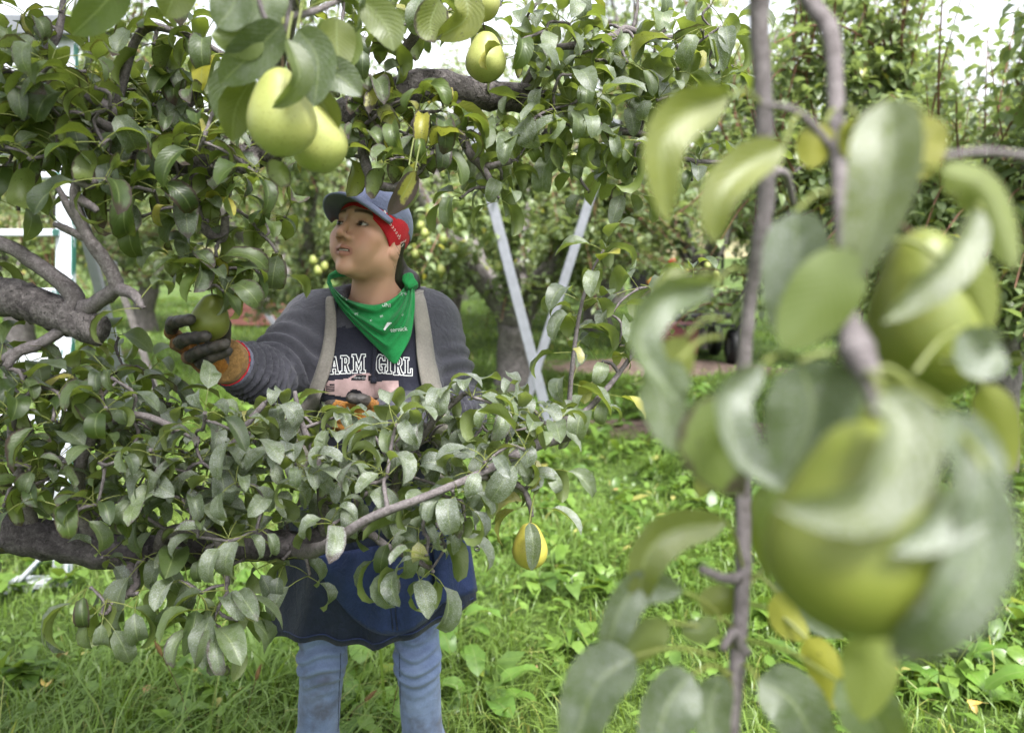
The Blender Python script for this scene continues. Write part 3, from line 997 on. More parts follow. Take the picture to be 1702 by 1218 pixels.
class Limb:
    """a limb with the twigs that carry its spurs"""
    def __init__(s, pts, mat, rough=.06, nseg=10, k=6, jit=.0):
        P = np.array([W(*p[:3]) for p in pts]) if len(pts[0]) == 4 else np.array([p[0] for p in pts])
        R = [p[3] for p in pts] if len(pts[0]) == 4 else [p[1] for p in pts]
        P, R = smooth_path(P, R, k)
        if jit: P[1:-1] += rng.normal(0, jit, (len(P) - 2, 3))
        s.mat, s.mb, s.tw = mat, MB(), MB()
        add_tube(s.mb, P, R, nseg, rough, seed=len(P))
        s.nodes = [tuple(p) for p in P]
        s.rad = list(R)

    def sub(s, pts, nseg=7, rough=.05, k=6):
        P = np.array([W(*p[:3]) for p in pts]); R = [p[3] for p in pts]
        P, R = smooth_path(P, R, k)
        add_tube(s.tw, P, R, nseg, rough, seed=len(P) + 3)
        s.nodes += [tuple(p) for p in P]; s.rad += list(R)

    def grow(s, targets, r, r0=.0034):
        N = np.array(s.nodes); T = [np.asarray(t) for t in targets]
        T.sort(key=lambda t: np.min(np.linalg.norm(N - t, axis=1)))
        for t in T:
            N = np.array(s.nodes)
            dd = np.linalg.norm(N - t, axis=1)
            i = int(np.argmin(dd)); b = N[i]
            L = dd[i]
            m = (b + t) / 2 + np.array((r.gauss(0, .12), r.gauss(0, .12), r.gauss(.08, .12))) * L
            rb = min(s.rad[i] * .8, r0 + .011 * L)
            P, R = smooth_path([b, m, t], [rb, (rb + r0) / 2, r0 * .75], 4)
            R = R * (1 + .18 * np.sin(np.arange(len(R)) * 2.6))
            R[-1] = r0 * 1.15
            add_tube(s.tw, P, R, 5, .08, seed=i)
            s.nodes += [tuple(p) for p in P[1:]]; s.rad += list(R[1:])

    def build(s, parent, name='limb'):
        o = s.mb.build(name, M[s.mat], parent, attrs=False)
        if s.tw.n: s.tw.build('twig', M['twig'], o, attrs=False)['kind'] = 'stuff'
        return o


# ------------------------------------------------------------------ the tree being picked (its trunk stands left of the frame)
rt_ = random.Random(11)
trunk_xy = np.array((-1.62, 1.78, 0.0))
ptree = thing('pear_tree', 'old gnarled pear tree whose limbs reach out in front of the picker', 'tree', trunk_xy)
ptree_off = []
LV = Leaves()
kids = []
TP = [(-1.62, 1.78, -.1), (-1.60, 1.77, .45), (-1.64, 1.76, 1.0), (-1.58, 1.74, 1.55), (-1.50, 1.66, 2.05), (-1.35, 1.55, 2.5)]
P, R = smooth_path(TP, [.19, .15, .135, .12, .09, .05], 6)
mb = MB(); add_tube(mb, P, R, 16, .06)
kids.append(mb.build('trunk', M['bark'], attrs=False))

# upper scaffold limb
L1 = Limb([(-330, 150, 1.62, .060), (-120, 190, 1.52, .052), (15, 218, 1.45, .043), (140, 243, 1.45, .038), (260, 252, 1.46, .035), (350, 268, 1.47, .034), (430, 252, 1.5, .032), (520, 215, 1.54, .031), (640, 165, 1.6, .031),
           (710, 142, 1.62, .031), (800, 158, 1.64, .030), (880, 165, 1.66, .028), (950, 186, 1.68, .022), (1000, 200, 1.7, .013)], 'bark_mid', .07, 14)
L1.sub([(930, 180, 1.68, .012), (965, 213, 1.66, .0105), (1010, 217, 1.66, .0095), (1075, 226, 1.66, .008), (1130, 262, 1.68, .006), (1190, 270, 1.7, .0045), (1250, 268, 1.72, .003)])
L1.sub([(940, 182, 1.67, .012), (925, 215, 1.63, .012), (905, 222, 1.6, .009)])
L1.sub([(680, 140, 1.6, .012), (665, 100, 1.56, .010), (690, 60, 1.53, .009), (725, 0, 1.5, .008), (740, -60, 1.5, .006)])
L1.sub([(905, 80, 1.62, .005), (960, 75, 1.62, .0085), (1020, 60, 1.63, .008), (1040, 48, 1.64, .007), (1080, 60, 1.66, .006), (1140, 62, 1.68, .005), (1185, 50, 1.7, .003)])
L1.sub([(870, 150, 1.66, .013), (890, 110, 1.64, .010), (905, 80, 1.62, .008)])
L1.sub([(590, 185, 1.58, .012), (600, 240, 1.5, .010), (620, 300, 1.46, .0095), (660, 310, 1.45, .008), (700, 280, 1.45, .006)])
L1.sub([(760, 150, 1.64, .012), (770, 230, 1.56, .010), (800, 275, 1.52, .008), (850, 268, 1.5, .006)])
L1.sub([(800, 275, 1.52, .008), (815, 300, 1.5, .006), (822, 320, 1.5, .005)])
L1.sub([(210, 245, 1.44, .013), (205, 200, 1.4, .012), (165, 170, 1.37, .010), (120, 150, 1.35, .007)])
L1.sub([(205, 195, 1.4, .011), (190, 215, 1.37, .010), (150, 195, 1.34, .007)])
L1.sub([(330, 262, 1.46, .011), (325, 340, 1.42, .009), (345, 385, 1.42, .009), (370, 395, 1.42, .0085), (375, 360, 1.42, .007)])
L1.sub([(90, 235, 1.44, .012), (60, 120, 1.44, .009), (95, 60, 1.45, .007), (105, 0, 1.46, .005), (110, -60, 1.46, .004)])
L1.sub([(270, 250, 1.45, .010), (330, 150, 1.5, .007), (362, 115, 1.52, .005)])
L1.sub([(420, 255, 1.49, .010), (450, 150, 1.4, .008), (480, 60, 1.25, .007), (500, -60, 1.15, .006)])
L1.sub([(185, 215, 1.42, .009), (230, 60, 1.4, .008), (300, 55, 1.38, .006), (380, 95, 1.38, .004)])

# sawn-off middle limb on the left
L2 = Limb([(-420, 455, 1.72, .055), (-150, 470, 1.5, .042), (0, 492, 1.36, .034), (60, 508, 1.34, .031), (120, 532, 1.33, .030), (168, 552, 1.32, .026)], 'bark_mid', .06, 14)
L2.sub([(118, 520, 1.33, .020), (120, 488, 1.33, .016), (62, 440, 1.32, .013), (0, 404, 1.31, .012), (-90, 385, 1.33, .011)])
L2.sub([(140, 515, 1.33, .018), (165, 500, 1.31, .013), (192, 478, 1.29, .013), (178, 440, 1.28, .012), (142, 388, 1.27, .0105), (125, 330, 1.27, .009), (130, 290, 1.28, .006)])
L2.sub([(192, 478, 1.29, .011), (222, 490, 1.27, .009), (236, 512, 1.26, .005)])
L2.sub([(140, 385, 1.27, .008), (115, 345, 1.27, .007), (95, 310, 1.28, .004)])
L2.sub([(150, 400, 1.27, .007), (108, 380, 1.26, .006), (90, 373, 1.26, .004)])
L2.sub([(130, 330, 1.27, .008), (155, 345, 1.26, .006), (162, 352, 1.26, .005)])
L2.sub([(126, 300, 1.27, .007), (150, 310, 1.27, .005), (160, 298, 1.27, .005)])
L2.sub([(125, 535, 1.33, .011), (65, 572, 1.31, .009), (15, 592, 1.3, .008), (-60, 640, 1.3, .006)])
L2.sub([(60, 572, 1.31, .008), (30, 585, 1.3, .009), (10, 610, 1.29, .007)])

# long lower limb
L3 = Limb([(-480, 830, 1.75, .056), (-200, 855, 1.55, .042), (0, 884, 1.42, .036), (100, 900, 1.4, .034), (200, 918, 1.4, .032), (330, 912, 1.42, .030), (430, 905, 1.43, .029), (500, 905, 1.44, .026), (570, 885, 1.46, .022), (620, 880, 1.48, .012)], 'bark', .07, 14)
L3.sub([(490, 915, 1.42, .015), (520, 915, 1.32, .0135), (560, 895, 1.23, .0090), (620, 858, 1.20, .0080), (700, 828, 1.20, .0070), (790, 790, 1.24, .0066), (850, 760, 1.34, .009), (895, 738, 1.44, .012), (946, 724, 1.48, .0115)])
L3.sub([(925, 728, 1.49, .010), (930, 700, 1.5, .008), (965, 690, 1.52, .0075), (1005, 650, 1.55, .006), (1040, 605, 1.58, .005), (1070, 560, 1.6, .003)])
L3.sub([(945, 700, 1.51, .006), (948, 640, 1.52, .005), (957, 560, 1.52, .0042), (968, 500, 1.52, .0035), (985, 450, 1.53, .003), (1003, 415, 1.54, .002)])
L3.sub([(265, 915, 1.39, .013), (272, 890, 1.36, .013), (300, 880, 1.34, .010), (345, 883, 1.32, .0085), (368, 915, 1.31, .0065), (378, 972, 1.3, .005)])
L3.sub([(590, 870, 1.4, .007), (592, 835, 1.39, .006), (612, 818, 1.39, .004)])
L3.sub([(540, 890, 1.44, .012), (530, 780, 1.42, .009), (500, 700, 1.42, .006), (490, 650, 1.42, .004)])
L3.sub([(640, 880, 1.46, .011), (660, 800, 1.46, .010), (680, 760, 1.44, .009), (720, 700, 1.42, .007), (770, 655, 1.42, .005)])
L3.sub([(150, 905, 1.4, .014), (130, 800, 1.36, .011), (160, 720, 1.34, .009), (230, 690, 1.33, .007), (330, 730, 1.33, .005)])
L3.sub([(60, 893, 1.41, .013), (30, 780, 1.36, .010), (20, 700, 1.33, .007), (60, 640, 1.3, .004)])
L3.sub([(370, 905, 1.43, .013), (360, 800, 1.4, .010), (400, 720, 1.38, .007), (440, 670, 1.38, .005)])
L3.sub([(790, 790, 1.24, .0075), (830, 798, 1.34, .0065), (868, 812, 1.41, .006), (880, 838, 1.4, .0055), (884, 858, 1.4, .004)])
L3.sub([(200, 918, 1.4, .012), (225, 960, 1.34, .009), (215, 985, 1.3, .007), (185, 1000, 1.28, .005)])
L3.sub([(600, 872, 1.39, .008), (640, 905, 1.36, .007), (690, 930, 1.35, .006), (715, 945, 1.35, .004)])

polyA = [(0, 610), (60, 600), (120, 650), (190, 625), (300, 680), (380, 690), (430, 655), (480, 690), (550, 690), (640, 700), (690, 680), (760, 645), (850, 645), (900, 665), (930, 700), (900, 745), (830, 775), (800, 820), (770, 900), (720, 930), (620, 880),
         (560, 880), (480, 870), (380, 900), (300, 930), (200, 890), (100, 870), (0, 850)]
polyA_dark = [(0, 600), (200, 650), (330, 680), (330, 900), (200, 890), (0, 860)]
specs = []
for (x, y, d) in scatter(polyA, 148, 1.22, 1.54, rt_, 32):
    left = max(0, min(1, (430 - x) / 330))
    specs.append((L3, x, y, d, rt_.choice((4, 5, 5, 6, 7)), dict(brown=.14 + .2 * left, resid=.95 - .85 * left, tone=.42 - .2 * left, yel=.006, size=.93)))  # browner to the left; lower tone and residue there put shade into the colour
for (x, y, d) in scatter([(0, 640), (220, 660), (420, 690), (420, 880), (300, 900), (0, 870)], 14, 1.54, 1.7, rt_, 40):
    specs.append((L3, x, y, d, 6, dict(brown=.3, resid=.05, tone=.12, yel=0)))  # back layer filling gaps, its dark tone is shade put into the leaf colour
for (x, y, d) in scatter([(0, 120), (200, 130), (400, 210), (420, 290), (200, 310), (0, 300)], 8, 1.52, 1.68, rt_, 40):
    specs.append((L1, x, y, d, 6, dict(brown=.3, resid=.05, tone=.2, yel=0)))  # upper back layer, likewise coloured dark to stand for shade
for (x, y, d, n_) in ((150, 975, 1.26, 3), (180, 1000, 1.25, 4), (165, 1020, 1.25, 3), (228, 985, 1.28, 3), (300, 965, 1.28, 3), (335, 985, 1.28, 5), (378, 985, 1.27, 6), (362, 1015, 1.26, 5), (345, 1040, 1.25, 4), (395, 1030, 1.26, 4), (375, 1060, 1.25, 3),
                     (470, 930, 1.38, 3), (515, 955, 1.36, 3), (640, 925, 1.33, 3), (690, 940, 1.32, 4), (720, 950, 1.32, 3),
                     (660, 890, 1.34, 4), (735, 895, 1.34, 3), (405, 930, 1.36, 4), (240, 930, 1.33, 5), (170, 925, 1.34, 4), (300, 920, 1.34, 4), (800, 835, 1.42, 3)):
    specs.append((L3, x, y, d, n_, dict(brown=.2 if x < 420 else .1, resid=.45 if x < 420 else .65, tone=.35, yel=.0, bias=(0, -.3, -.6), size=1.12)))
for (x, y, d, n_) in ((850, 800, 1.43, 6), (878, 838, 1.43, 5), (905, 785, 1.44, 4), (835, 755, 1.45, 4)):
    specs.append((L3, x, y, d, n_, dict(brown=.1, resid=.7, tone=.5)))
for (x, y, d, n_) in ((1003, 420, 1.54, 3), (985, 452, 1.53, 4), (968, 500, 1.52, 3), (960, 540, 1.52, 4), (955, 585, 1.52, 3), (948, 640, 1.52, 3), (1010, 520, 1.6, 4), (1030, 575, 1.58, 4), (1045, 600, 1.58, 3), (1000, 655, 1.55, 4), (975, 685, 1.52, 4), (900, 700, 1.5, 4),
                     (1070, 560, 1.6, 3), (1000, 600, 1.57, 4), (1060, 480, 1.62, 3), (1110, 470, 1.66, 4), (1150, 460, 1.68, 3)):
    specs.append((L3, x, y, d, n_, dict(brown=.2, resid=.6, tone=.4)))
for (x, y, d, n_) in ((197, 560, 1.62, 4), (196, 590, 1.62, 4), (194, 620, 1.62, 3), (120, 600, 1.6, 3), (250, 620, 1.6, 3)):
    specs.append((L3, x, y, d, n_, dict(brown=.03, resid=.1, tone=.95)))
polyB = [(0, 75), (110, 90), (200, 105), (330, 150), (400, 200), (430, 290), (400, 330), (300, 320), (200, 330), (100, 300), (0, 300)]
for (x, y, d) in scatter(polyB, 54, 1.24, 1.5, rt_, 30):
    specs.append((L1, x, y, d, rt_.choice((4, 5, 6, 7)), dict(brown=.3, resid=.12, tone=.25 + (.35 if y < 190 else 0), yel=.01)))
for (x, y, d, n_) in ((300, 345, 1.38, 5), (345, 370, 1.4, 5), (395, 350, 1.42, 4), (430, 385, 1.45, 5), (460, 420, 1.46, 4), (475, 360, 1.46, 5), (300, 430, 1.38, 5), (335, 440, 1.38, 6), (365, 450, 1.4, 6), (345, 480, 1.37, 5), (325, 478, 1.36, 4), (372, 485, 1.36, 4), (400, 450, 1.42, 4), (440, 470, 1.47, 3),
                     (235, 360, 1.36, 3), (170, 350, 1.34, 3), (60, 330, 1.36, 4), (30, 350, 1.36, 3), (215, 40, 1.38, 5), (255, 75, 1.38, 5), (300, 60, 1.38, 6), (340, 75, 1.38, 5), (375, 95, 1.38, 4), (60, 40, 1.44, 5), (100, 20, 1.45, 4), (20, 60, 1.4, 5), (5, 120, 1.36, 5),
                     (250, 150, 1.5, 3), (320, 170, 1.5, 4), (360, 120, 1.52, 4), (370, 180, 1.5, 4)):
    specs.append((L1, x, y, d, n_, dict(brown=.28, resid=.2, tone=.4, yel=.05)))
for (x, y, d) in scatter([(575, 120), (650, 160), (740, 180), (745, 270), (700, 285), (660, 270), (590, 255), (530, 265), (550, 190)], 17, 1.38, 1.52, rt_, 34):
    specs.append((L1, x, y, d, rt_.choice((4, 5, 6)), dict(brown=.42, resid=.2, tone=.75, yel=.3)))
for (x, y, d) in scatter([(560, -10), (860, -10), (870, 75), (760, 70), (650, 60), (560, 80)], 20, 1.4, 1.62, rt_, 34):
    specs.append((L1, x, y, d, rt_.choice((4, 5, 6)), dict(brown=.26, resid=.3, tone=.5, yel=.12)))
for (x, y, d) in scatter([(870, 20), (960, 40), (1080, 50), (1200, 40), (1225, 110), (1180, 170), (1130, 190), (1110, 260), (1060, 290), (960, 290), (900, 270), (830, 300), (780, 280), (740, 225), (850, 215), (900, 130), (860, 100)], 62, 1.48, 1.72, rt_, 30):
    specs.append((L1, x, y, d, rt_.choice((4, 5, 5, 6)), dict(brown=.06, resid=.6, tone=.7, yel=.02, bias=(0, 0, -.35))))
for (x, y, d, n_) in ((880, 20, 1.6, 3), (940, 0, 1.62, 3), (1060, 0, 1.66, 3), (1180, 10, 1.7, 4), (1210, 55, 1.7, 4), (1240, 270, 1.72, 4), (1205, 275, 1.7, 3), (1150, 300, 1.7, 4), (1110, 300, 1.68, 3), (1040, 320, 1.66, 4), (980, 320, 1.64, 3), (830, 330, 1.5, 3), (765, 330, 1.5, 4)):
    specs.append((L1, x, y, d, n_, dict(brown=.12, resid=.6, tone=.5)))
for (x, y, d, n_) in ((40, 640, 1.3, 4), (0, 600, 1.29, 4), (240, 512, 1.26, 2), (60, 560, 1.31, 2)):
    specs.append((L2, x, y, d, n_, dict(brown=.3, resid=.2, tone=.4)))
specs = [s for s in specs if not ((45 < s[1] < 140 and 295 < s[2] < 610) or (775 < s[1] < 858 and -5 < s[2] < 115) or (500 < s[1] < 690 and 285 < s[2] < 470 and s[0] is L1))]
for limb in (L1, L2, L3):
    limb.grow([W(x, y, d) for (l, x, y, d, n_, k) in specs if l is limb], rt_)
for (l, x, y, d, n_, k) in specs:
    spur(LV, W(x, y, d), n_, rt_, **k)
# unseen crown limbs of the same tree, added overhead to shade the left foliage
L4 = Limb([((-1.55, 1.7, 1.9), .07), ((-1.2, 1.45, 2.35), .05), ((-.85, 1.25, 2.6), .03), ((-.6, 1.15, 2.72), .01)], 'bark', .06, 10)
L5 = Limb([((-1.52, 1.68, 2.0), .06), ((-1.45, 1.2, 2.4), .04), ((-1.2, .7, 2.6), .025), ((-.9, .35, 2.6), .01)], 'bark', .06, 10)
L6 = Limb([((-1.48, 1.64, 2.1), .06), ((-1.1, 1.1, 2.5), .045), ((-.72, .62, 2.66), .03), ((-.4, .3, 2.72), .02), ((-.15, .1, 2.72), .01)], 'bark', .06, 10)
for limb, m in ((L4, 70), (L5, 80), (L6, 100)):
    N = np.array(limb.nodes)
    tg = []
    for i in range(m):
        b = N[rt_.randrange(6, len(N))]
        t = b + np.array((rt_.gauss(0, .2), rt_.gauss(0, .2), rt_.gauss(.04, .12)))
        if project(t)[1] > -60 and project(t)[0] > -80: t[2] += .25
        tg.append(t)
    limb.grow(tg, rt_)
    for t in tg: spur(LV, t, 6, rt_, brown=.15, resid=.2, tone=.4, size=1.25)
for (x, y, d) in scatter([(-420, 60), (-20, 60), (-20, 1000), (-420, 900)], 60, 1.35, 1.7, rt_, 40):
    l = L3 if y > 650 else (L2 if y > 420 else L1)
    l.grow([W(x, y, d)], rt_); spur(LV, W(x, y, d), 5, rt_, brown=.25, resid=.2, tone=.35)
for limb in (L1, L2, L3, L4, L5, L6):
    kids.append(limb.build(None))
for o in kids:
    o.parent = ptree
    o.location = -Vector(trunk_xy)


# ------------------------------------------------------------------ leaves set one by one (close to the lens)
def leaf_along(pts, wd, roll=0.0, fold=.3, under=False, lp=.0, C=(.5, .1, .3, 0), wave=.1, stem=None):
    """blade whose midrib runs through the points; under = its pale underside towards the lens"""
    P = np.array([W(*p) for p in pts])
    Pm, _ = smooth_path(P, np.ones(len(P)), 6)
    tt = np.linspace(0, 1, len(Pm)); t2 = np.linspace(0, 1, 13)
    Pm = np.stack([np.interp(t2, tt, Pm[:, c]) for c in range(3)], -1)
    Tn = np.gradient(Pm, axis=0)
    V, U, Q = [], [], []
    if stem is not None:
        Ps, _ = smooth_path([W(*stem[0]), W(*stem[1]), Pm[0]], [1, 1, 1], 4)
        Vs, Qs, _ = tube_geo(Ps, np.full(len(Ps), .0016), 5, cap=False)
        V += list(Vs); U += [(.5, 0)] * len(Vs); Q += [tuple(q) for q in Qs]
    o = len(V)
    cam_p = np.array((0, 0, CAM_H))
    ph = random.uniform(0, 6)
    for k in range(13):
        t = k / 12
        d = nrm(Tn[k])
        v = nrm(cam_p - Pm[k])
        s = nrm(np.cross(d, v))
        n = np.cross(s, d)
        c, sn = math.cos(roll), math.sin(roll)
        s, n = s * c + n * sn, n * c - s * sn
        if under: n = -n; s = -s
        w = wd / 2 * wprof(t) if 0 < k < 12 else .0005
        cf, sf = math.cos(fold), math.sin(fold)
        for u in (-1, -.66, -.33, 0, .33, .66, 1):
            V.append(Pm[k] + s * (u * w * cf) + n * (abs(u) * w * sf + wave * w * abs(u) * math.sin(7 * t + ph + (u > 0)))); U.append((.5 + u / 2, t))
    for k in range(12):
        for j in range(6):
            a = o + k * 7 + j
            Q.append((a, a + 1, a + 8, a + 7))
    C = np.tile(np.array(C, float), (len(V), 1)); C[:o] = (.85, 0, 0, .38)
    return np.array(V), np.array(Q), np.array(U), C


def put_leaf(parent, off, args, mat='leaf'):
    V, Q, U, C = args
    org = V[len(V) // 2]
    o = mobj('leaf', V - org, Q, M[mat], parent, luv=U, lcol=np.broadcast_to(C, (len(V), 4)))
    o.location = Vector(org) - Vector(off)
    return o


# ------------------------------------------------------------------ pears
def pear_mat(name, a, b, blush=(.30, .26, .06)):
    m, nt, out = new_mat(name)
    g = NT(nt)
    tc = g.n('ShaderNodeTexCoord'); v = tc.outputs['Object']
    c = g.mix(g.ramp(g.noise(v, 26, 4, .6), .3, .7), a, b)
    sx = g.n('ShaderNodeSeparateXYZ'); g.l(v, sx.inputs[0])
    c = g.mix(g.math('MULTIPLY', g.ramp(g.math('ADD', sx.outputs[0], g.math('MULTIPLY', g.noise(v, 14, 3), .03)), .005, .05), .45), c, blush)
    dots = g.noise(v, 420, 1, .5)
    c = g.mix(g.math('MULTIPLY', g.ramp(dots, .64, .70), .55), c, (.16, .14, .03))
    blot = g.ramp(g.noise(v, 45, 3, .7), .70, .74)
    c = g.mix(g.math('MULTIPLY', blot, .5), c, (.12, .085, .035))
    p = g.n('ShaderNodeBsdfPrincipled'); g.l(c, p.inputs['Base Color'])
    p.inputs['Roughness'].default_value = .46; p.inputs['Specular IOR Level'].default_value = .4
    p.inputs['Subsurface Weight'].default_value = .12
    p.inputs['Subsurface Radius'].default_value = (.01, .008, .003)
    bp = g.n('ShaderNodeBump'); bp.inputs['Strength'].default_value = .12; bp.inputs['Distance'].default_value = .004
    g.l(g.noise(v, 60, 3), bp.inputs['Height']); g.l(bp.outputs[0], p.inputs['Normal'])
    g.l(p.outputs[0], out.inputs[0])
    return m


M['pear_y'] = pear_mat('yellow_green_pear', (.31, .325, .105), (.255, .28, .075), (.34, .325, .12))
M['pear_g'] = pear_mat('green_pear', (.135, .155, .024), (.105, .13, .018), (.15, .155, .028))
M['pear_gold'] = pear_mat('golden_pear', (.38, .335, .065), (.33, .30, .055), (.42, .34, .09))
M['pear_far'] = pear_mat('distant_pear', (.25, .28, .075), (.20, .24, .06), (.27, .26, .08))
M['stem'] = simple_mat('pear_stem', (.10, .065, .035), .7, .3, var=.4, scale=60)
M['calyx'] = simple_mat('dried_calyx', (.03, .022, .016), .8, .2, var=.3, scale=90)


def pear_profile(t, w, h):
    """t 0 = calyx, 1 = stem end; radius for pear of width w, height h"""
    z = np.array([0, .03, .09, .18, .30, .42, .54, .66, .76, .85, .92, .97, 1.0])
    rr = np.array([.16, .34, .62, .85, .985, 1.0, .935, .81, .69, .575, .465, .31, .05])
    return np.interp(t, z, rr) * w / 2


def pear(loc, w, h, mat, label, group=None, tilt=(0, 0, 0), stem_to=None, seg=22, rows=26, simple=False):
    """loc = top of the fruit (stem end)"""
    t = thing('pear', label, 'pear', loc, group)
    t.rotation_euler = tilt
    th = np.linspace(0, np.pi, rows)
    tz = (1 - np.cos(th)) / 2
    prof = pear_profile(tz, w, h)
    for _ in range(2): prof[1:-1] = (prof[:-2] + 2 * prof[1:-1] + prof[2:]) / 4
    prof[0] = prof[-1] = .0008
    a = np.linspace(0, 2 * np.pi, seg, endpoint=False)
    sd = abs(hash(label)) % 7 + float(loc[0]) * 40
    V = np.stack([prof[:, None] * np.cos(a) * (1 + .02 * np.sin(2 * a + sd)) + .004 * np.sin(tz * 2.2 + sd)[:, None] * tz[:, None], prof[:, None] * np.sin(a) * (1 + .02 * np.sin(3 * a + sd)), np.broadcast_to(((tz - 1) * h)[:, None], (rows, seg))], -1)
    V[0, :, 2] += .004
    V = V.reshape(-1, 3)
    i, j = np.meshgrid(np.arange(rows - 1), np.arange(seg), indexing='ij')
    j2 = (j + 1) % seg
    Q = np.stack([i * seg + j, i * seg + j2, (i + 1) * seg + j2, (i + 1) * seg + j], -1).reshape(-1, 4)
    mobj('body', V, Q, M[mat], t)
    if simple: return t
    mb = MB()
    inv = Matrix.Translation(Vector(loc)) @ t.rotation_euler.to_matrix().to_4x4()
    e = np.array(inv.inverted() @ Vector(stem_to)) if stem_to is not None else np.array((.006, 0, .03))
    P, R = smooth_path([(0.001, 0, -.006), e * .5 + (.003, .002, 0), e], [.0017, .0014, .0022], 5)
    add_tube(mb, P, R, 6); mb.build('stem', M['stem'], t, attrs=False)
    mb = MB()
    for q in range(5):
        a = q * 1.257
        mb.add([(.002 * math.cos(a - .6), .002 * math.sin(a - .6), -h + .003), (.006 * math.cos(a), .006 * math.sin(a), -h - .002), (.002 * math.cos(a + .6), .002 * math.sin(a + .6), -h + .003)], T=[(0, 1, 2)])
    mb.build('calyx', M['calyx'], t, attrs=False)
    return t


pear(W(467, 112, .92), .078, .098, 'pear_y', 'pale yellow-green pear, larger of the hanging pair above the cap', tilt=(.05, .02, .4), stem_to=W(462, 75, .92))
pear(W(505, 172, .99), .072, .086, 'pear_y', 'pale yellow-green pear tucked behind the larger one of the hanging pair', tilt=(-.1, -.42, 1.2), stem_to=W(478, 105, .97))
pear(W(808, 52, 1.50), .076, .09, 'pear_y', 'speckled yellow-green pear hanging against the rough upper limb', tilt=(0, -.05, 2.0), stem_to=W(803, 20, 1.56))
pear(W(812, -42, 1.5), .074, .084, 'pear_y', 'green pear half out of view above the speckled one on the upper limb', tilt=(.1, .3, .3), stem_to=W(800, -70, 1.5))
pear(W(882, 868, 1.4), .068, .090, 'pear_gold', 'golden yellow pear hanging low beside the blue bag with a leaf across it', tilt=(0, .03, 1.2), stem_to=W(885, 845, 1.4))
# ------------------------------------------------------------------ near clusters on the picked tree (hang from above, close to the lens)
rk = random.Random(5)
NEAR = [  # midrib points (px, py, distance), width, roll, fold, underside, tone..
    ([(205, -35, .95), (170, 10, .95), (120, 58, .95)], .046, .1, .15, False, (.45, .05, .1, 0)),
    ([(300, -50, 1.0), (290, -10, 1.0), (275, 30, 1.0)], .05, .1, .2, False, (.6, .05, .1, .1)),
    ([(430, -40, .9), (435, 10, .9), (450, 52, .9)], .058, .2, .2, False, (.55, .05, .3, 0)),
    ([(395, -20, .88), (385, 15, .88), (360, 45, .88)], .05, -.4, .3, False, (.5, .02, .5, 0)),
    ([(470, 40, .9), (420, 88, .9), (365, 140, .9)], .05, .1, .25, False, (.35, .03, .3, 0)),
    ([(495, 48, .9), (528, 100, .9), (522, 178, .9)], .046, -.2, .25, False, (.45, .05, .5, 0)),
    ([(478, 66, .88), (497, 130, .87), (452, 180, .86)], .034, .7, .4, False, (.5, .05, .2, .05)),
    ([(440, 60, .9), (405, 62, .89), (350, 60, .88)], .046, -.3, .3, True, (.5, .05, .3, 0)),
    ([(560, 30, .98), (560, 70, .98), (566, 118, .98)], .046, .3, .2, False, (.75, .05, .1, .15)),
    ([(585, 40, 1.0), (575, 80, 1.0), (568, 120, 1.0)], .04, -.6, .3, True, (.5, .05, .3, 0)),
    ([(525, 118, .98), (565, 128, .98), (600, 160, .98)], .044, .2, .35, False, (.4, .05, .5, 0)),
    ([(420, 130, .95), (392, 180, .95), (385, 235, .95)], .046, .4, .2, False, (.6, .05, .1, .1)),
    ([(395, 110, .98), (375, 150, .98), (378, 215, .98)], .04, -.3, .3, False, (.45, .05, .3, 0)),
    ([(520, 150, 1.0), (545, 190, 1.0), (540, 235, 1.0)], .04, -.3, .3, False, (.75, .1, .1, .2)),
    ([(600, 0, 1.0), (640, 40, 1.0), (655, 85, 1.0)], .045, .2, .2, False, (.7, .1, .1, .1)),
    ([(470, 270, 1.0), (465, 285, 1.0), (480, 310, 1.0)], .034, .5, .3, True, (.5, .4, .2, 0)),
    ([(770, -20, 1.2), (775, 30, 1.2), (725, 65, 1.2)], .05, .3, .4, False, (.65, .3, .1, .25)),
    ([(730, 0, 1.2), (715, 40, 1.2), (722, 72, 1.2)], .052, .1, .3, False, (.75, .4, .1, .15)),
    ([(690, 285, 1.32), (672, 320, 1.32), (645, 358, 1.32)], .036, .2, .25, False, (.8, .62, .05, .45)),
    ([(680, 275, 1.33), (678, 315, 1.33), (668, 350, 1.33)], .036, -.5, .3, True, (.6, .05, .3, 0)),
    ([(880, 868, 1.36), (886, 905, 1.345), (884, 948, 1.35)], .032, .1, .45, False, (.4, .12, .7, 0)),
]
for pts, wd, roll, fold, und, C in NEAR:
    put_leaf(ptree, trunk_xy, leaf_along(pts, wd, roll, fold, und, C=C, stem=((pts[0][0] + 8, pts[0][1] - 45, pts[0][2] + .02), (pts[0][0] + 3, pts[0][1] - 20, pts[0][2] + .01))))
LN = Limb([(500, -90, 1.12, .010), (478, -20, .98, .008), (474, 30, .92, .0065), (465, 72, .92, .005)], 'twig', .05, 8)
LN.sub([(474, 30, .92, .005), (520, 20, .96, .004), (580, -5, 1.0, .003)]); LN.sub([(470, 60, .92, .004), (440, 30, .9, .003), (420, -40, .9, .003)])
LN.sub([(478, -20, .98, .006), (330, -70, .98, .005), (205, -70, .95, .004)])
nl_ = LN.build(ptree); nl_.location = -Vector(trunk_xy)
for (x, y, d, n_) in ((420, 20, .95, 3), (540, 10, 1.0, 3), (500, 20, .98, 3)):
    spur(LV, W(x, y, d), n_, rk, brown=.08, resid=.3, tone=.55, boost=2)

lv0 = len(ptree.children)
_LVitems = LV
